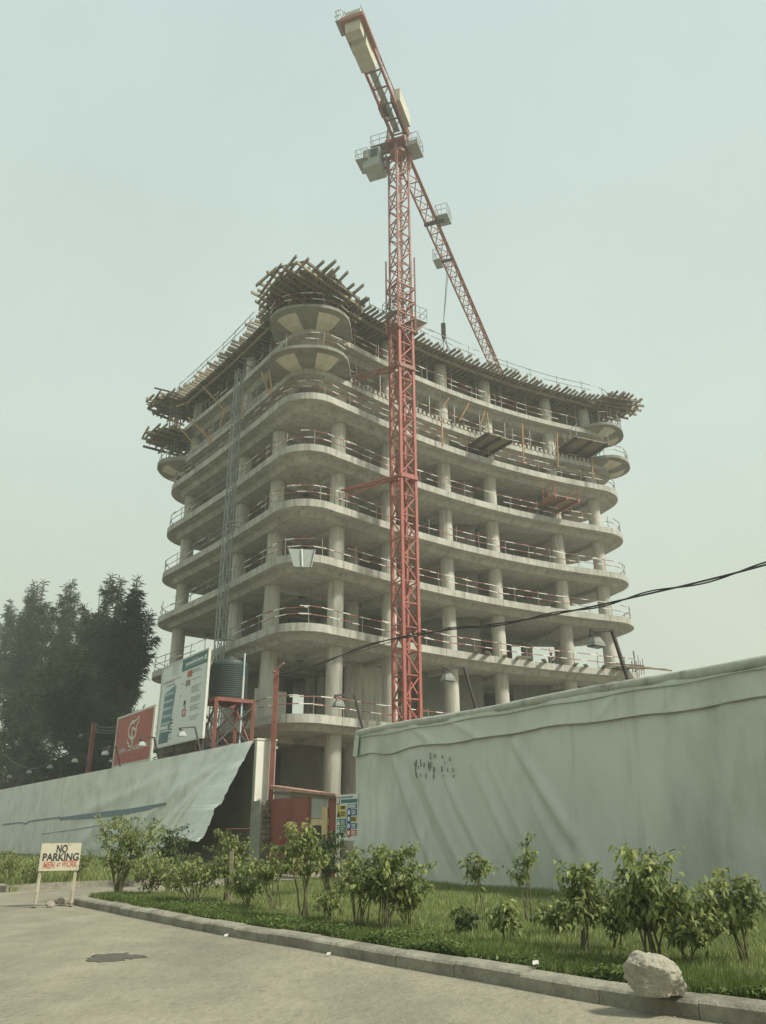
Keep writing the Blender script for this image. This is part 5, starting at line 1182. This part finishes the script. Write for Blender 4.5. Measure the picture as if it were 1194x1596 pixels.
def kdist(P):
    d_ = np.full(len(P), 1e9)
    for a, b in zip(KP[:-1], KP[1:]):
        ab = b - a; t_ = np.clip(((P - a) @ ab) / (ab @ ab), 0, 1); d_ = np.minimum(d_, np.linalg.norm(P - a - t_[:, None] * ab, axis=1))
    return d_
rg = np.random.default_rng(77)
def groundcover(n):
    out_ = []; cnt = 0
    while cnt < n:
        i_ = rg.integers(0, len(KP) - 1, 40000); t_ = rg.uniform(size=40000)[:, None]; P = KP[i_] + (KP[i_ + 1] - KP[i_]) * t_ + np.array(WN.to_2d()) * np.abs(rg.normal(.28, .38, 40000))[:, None]; q = P[:, 0] / P[:, 1]
        cl = np.sin(P[:, 0] * 3.1 + 1.7 * np.sin(P[:, 1] * 2.3)) + np.sin(P[:, 1] * 4.3 - P[:, 0] * 2.1)
        P = P[(q > -.4) & (q < .6) & (P[:, 1] > 6) & (rg.uniform(-2.2, 1.6, 40000) < cl)]; out_.append(P); cnt += len(P)
        if len(out_) > 60: break
    P = np.concatenate(out_)[:n]; n = len(P); cl = np.sin(P[:, 0] * 3.1 + 1.7 * np.sin(P[:, 1] * 2.3)) + np.sin(P[:, 1] * 4.3 - P[:, 0] * 2.1)
    z = .11 + rg.uniform(.01, .05, n) + np.clip(.06 + .05 * cl, .015, .2) * rg.uniform(.1, 1, n); az = rg.uniform(0, 6.28, n)
    V, F, tv = leafset(np.stack([P[:, 0], P[:, 1], z], 1), np.stack([np.cos(az), np.sin(az), rg.uniform(-.5, .5, n)], 1), rg.uniform(.03, .075, n), rg.uniform(.008, .02, n), np.clip(rg.normal(.35, .25, n) + .1 * cl, 0, 1), rg)
    o = bpy.data.objects.new('ground_cover', npmesh('ground_cover', V, F, weed_mat, tv)); COL.objects.link(o); o['kind'] = 'stuff'
groundcover(17000)
patch = lambda P, r_: r_.uniform(size=len(P)) < .62 + .5 * np.sin(P[:, 0] * 1.3 + 1.5 * np.sin(P[:, 1] * .8)) * np.sin(P[:, 1] * 1.1 - P[:, 0] * .4) + .2 * np.sin(P[:, 0] * 5 + P[:, 1] * 3)
blades('grass', lp2, 190000, .05, .15, .007, grass_mat, rg, keep=patch)
blades('weeds', lp2, 70000, .04, .17, .005, weed_mat, rg, keep=lambda P, r_: r_.uniform(size=len(P)) < np.exp(-(kdist(P) / .75) ** 2) * (1 - .8 * (kdist(P) < .05)), ymax=24)
blades('grass', vp2, 40000, .10, .32, .012, grass_mat, rg, ymin=20, ymax=60, zb=.11)
stk = thing('wooden_stake', 'weathered wooden stake among the shrubs on the verge', 'stake', gr(358, 1412, .1)); b = gr(358, 1412, .1); tp = at(356, 1328, b.y)
m = MB(); m.bar(b, Vector((b.x - .02, b.y, tp.z)), .10, .07); m.build('shaft', timber, stk); m = MB(); m.bar((b.x - .02, b.y, tp.z - .01), (b.x + .01, b.y, tp.z + .06), .06, .05); m.build('split_top', timber, stk)

# ================================================================== NO PARKING SIGN, ROCKS, LITTER
bL = gr(58, 1413); bR = gr(121, 1406)
Ym = (bL.y + bR.y) / 2; bL = at(58, 1413, Ym - .35); bR = at(121, 1406, Ym + .35); bL.z = bR.z = 0
bL = gr(58.5, 1414.5) ; bR = Vector((gr(121.4, 1406).x, gr(121.4, 1406).y, 0)); bR = bL.lerp(bR, 1) if (bR - bL).length < 1.35 else bL + Vector((1.12, .30, 0))
bR = bL + (at(121.4, 1404, bL.y + .34) - bL); bR.z = 0
nps = thing('no_parking_sign', 'hand painted white no parking sign on two legs at the road corner', 'sign', bL)
zt = at(64, 1317.7, bL.y).z; zb = at(61, 1361, bL.y).z; zt2 = at(126.4, 1310.6, bR.y).z; zb2 = at(124.4, 1353, bR.y).z; zt = (zt + zt2) / 2; zb = (zb + zb2) / 2
axv = (bR - bL).normalized(); e0 = bL - axv * .0 + Vector((at(62, 1340, bL.y).x - bL.x, 0, 0)); e1 = bR + axv * .06
B = board_frame(e0, Vector((at(125.6, 1330, bR.y).x, bR.y, 0)), zb, zt)
f, ax, nn, L, H = B; nn = nn if nn.y < 0 else -nn; B = ((lambda u, v, o=0.0: e0 * 1 + ax * (u * L) + Vector((0, 0, zt + (zb - zt) * v - e0.z)) + nn * o), ax, nn, L, H); f = B[0]
panel('panel', B, 0, 1, 0, 1, cream_board, nps, 0, .015)
black_paint = plain('sign black', (.04, .045, .04)); red_paint = plain('sign red paint', (.42, .13, .09))
btext('NO', B, .52, .22, .23, black_paint, nps, .235, .018, .006); btext('PARKING', B, .515, .52, .22, black_paint, nps, .78, .018, .006)
btext('MEN', B, .235, .80, .19, red_paint, nps, .26, .018, .004, .25); btext('AT', B, .475, .79, .12, red_paint, nps, .10, .018, .003, .25); btext('WORK', B, .745, .765, .19, red_paint, nps, .33, .018, .004, .25)
for u in (.05, .93):
    q = f(u, .5, -.04); m = MB(); m.bar((q.x, q.y, .02), (q.x, q.y, zt - .05), .055, .05); m.build('leg', cream_board, nps)
    m = MB(); m.bar(Vector((q.x, q.y, .04)) - nn * -.22, Vector((q.x, q.y, .04)) - nn * .22, .06, .05); m.bar((q.x, q.y, .32), Vector((q.x, q.y, .06)) + nn * .18, .045); m.build('foot', rubble_mat, nps)
def rock(name, c, size, label, cat, seed, mm, sub=4, rough=.22, flat=0.0):
    bm_ = __import__('bmesh').new(); __import__('bmesh').ops.create_icosphere(bm_, subdivisions=sub, radius=1.0); rg_ = np.random.default_rng(seed); from mathutils import noise as nz
    off = Vector(rg_.uniform(-50, 50, 3)); planes = [(Vector(rg_.normal(size=3)).normalized(), rg_.uniform(.62, .85)) for _ in range(11)]
    for v in bm_.verts:
        d_ = v.co.normalized(); r_ = 1.0
        for pn, pd in planes:
            k = d_.dot(pn)
            if k > .05: r_ = min(r_, pd / k)
        r_ += rough * .35 * nz.noise(d_ * 1.7 + off) + rough * .3 * nz.noise(d_ * 5 + off) + rough * .15 * nz.noise(d_ * 12 + off); zz = d_.z * r_; zz = zz if zz > -.5 else -.5 + (zz + .5) * .15; v.co = Vector((d_.x * size[0] * r_, d_.y * size[1] * r_, zz * size[2]))
    me = bpy.data.meshes.new(name); bm_.to_mesh(me); bm_.free(); me.materials.append(mm); o = bpy.data.objects.new(name, me); COL.objects.link(o); o.location = c; return tag(o, label, cat)
b = gr(1022, 1552, .18); k = math.hypot(b.x, b.y)
sc_ = k * 1.1 / F_PX
rock('boulder', b + Vector((.07, .2, 14 * sc_)), (38 * sc_, 31 * sc_, 33 * sc_), 'pale rough boulder sitting on the kerb', 'boulder', 19, stone_mat, 5, .24)
for (x, y, s_, lab, sd_) in ((95, 1411, (.17, .13, .12), 'larger grey rubble block under the no parking sign', 3), (78, 1414, (.11, .09, .08), 'smaller grey rubble lump beside the left leg of the no parking sign', 4), (110, 1409, (.12, .10, .06), 'flat rubble piece beside the right leg of the no parking sign', 8)):
    p = gr(x, y); rock('rubble_block', p + ZV * s_[2] * .7, s_, lab, 'rubble', sd_, rubble_mat, 3, .15)
def blob(name, c, rx, ry, z, mm, seed, n=40):
    rg_ = np.random.default_rng(seed); P = []
    for i in range(n):
        a_ = 2 * math.pi * i / n; r_ = 1 + .16 * math.sin(3 * a_ + 1) + rg_.normal(0, .09); P.append((c.x + rx * round(r_ * math.cos(a_) * 6) / 6, c.y + ry * round(r_ * math.sin(a_) * 4) / 4 + .01 * math.sin(i * 2.3)))
    m = MB(); m.prism(P, z, z + .004); return kind(m.build(name, mm), 'structure')
blob('road_patch', gr(178, 1492), .34, .36, -.001, stain_mat, 3)
rnd = random.Random(31)
for x, y, s_, lab in ((835, 1505, .035, 'white scrap of paper at the top of the kerb left of the boulder'), (512, 1490, .03, 'small white scrap on the road near the kerb'), (352, 1461, .035, 'flat white scrap by the kerb in front of the wooden stake')):
    p = gr(x, y, .19 if y == 1505 else 0.0); t = thing('litter', lab, 'litter', p); m = MB(); pts = []
    V = [p + Vector((dx * s_, dy * s_, .012 + s_ * h_)) for dx, dy, h_ in ((-1, -.6, .0), (.9, -.7, .3), (1, .7, 1.1), (-.7, .8, .9), (.1, .1, .5))]
    m.add(V + [v - ZV * .004 for v in V], [(0, 1, 4), (1, 2, 4), (2, 3, 4), (3, 0, 4), (6, 5, 9), (7, 6, 9), (8, 7, 9), (5, 8, 9)]); m.build('paper', litter, t)
# grit along the gutter
V, F = [], []; rg = np.random.default_rng(3)
gm = MB()
for _ in range(420):
    i = rg.integers(0, len(kpts) - 1); p = kpts[i].lerp(kpts[i + 1], rg.uniform()) - WN * abs(rg.normal(0, .35)) - WN * .02; s_ = rg.uniform(.004, .012)
    gm.add([p + Vector((-s_, -s_, 0)), p + Vector((s_, -s_ * .6, 0)), p + Vector((0, s_, 0)), p + Vector((s_ * .3, 0, s_ * .7))], [(0, 1, 3), (1, 2, 3), (2, 0, 3)])
for _ in range(260):
    p = Vector((rg.uniform(-9, 3), rg.uniform(6.5, 20), 0))
    if (p - kpts[4]).dot(WN) > -.2: continue
    s_ = rg.uniform(.004, .013); gm.add([p + Vector((-s_, -s_, 0)), p + Vector((s_, -s_ * .6, 0)), p + Vector((0, s_, 0)), p + Vector((s_ * .2, 0, s_ * .6))], [(0, 1, 3), (1, 2, 3), (2, 0, 3)])
kind(gm.build('gravel', rubble_mat), 'stuff')

# ================================================================== HAZE
hz = bpy.data.materials.new('haze'); hz.use_nodes = True; t = hz.node_tree; t.nodes.clear(); o_ = t.nodes.new('ShaderNodeOutputMaterial'); v_ = t.nodes.new('ShaderNodeVolumePrincipled')
v_.inputs['Color'].default_value = (.93, .97, .90, 1); v_.inputs['Density'].default_value = HAZE_DENSITY; v_.inputs['Anisotropy'].default_value = .2; t.links.new(v_.outputs[0], o_.inputs['Volume'])
m = MB(); m.box((0, 120, 31), (580, 580, 66)); h = m.build('haze', hz); h['kind'] = 'stuff'
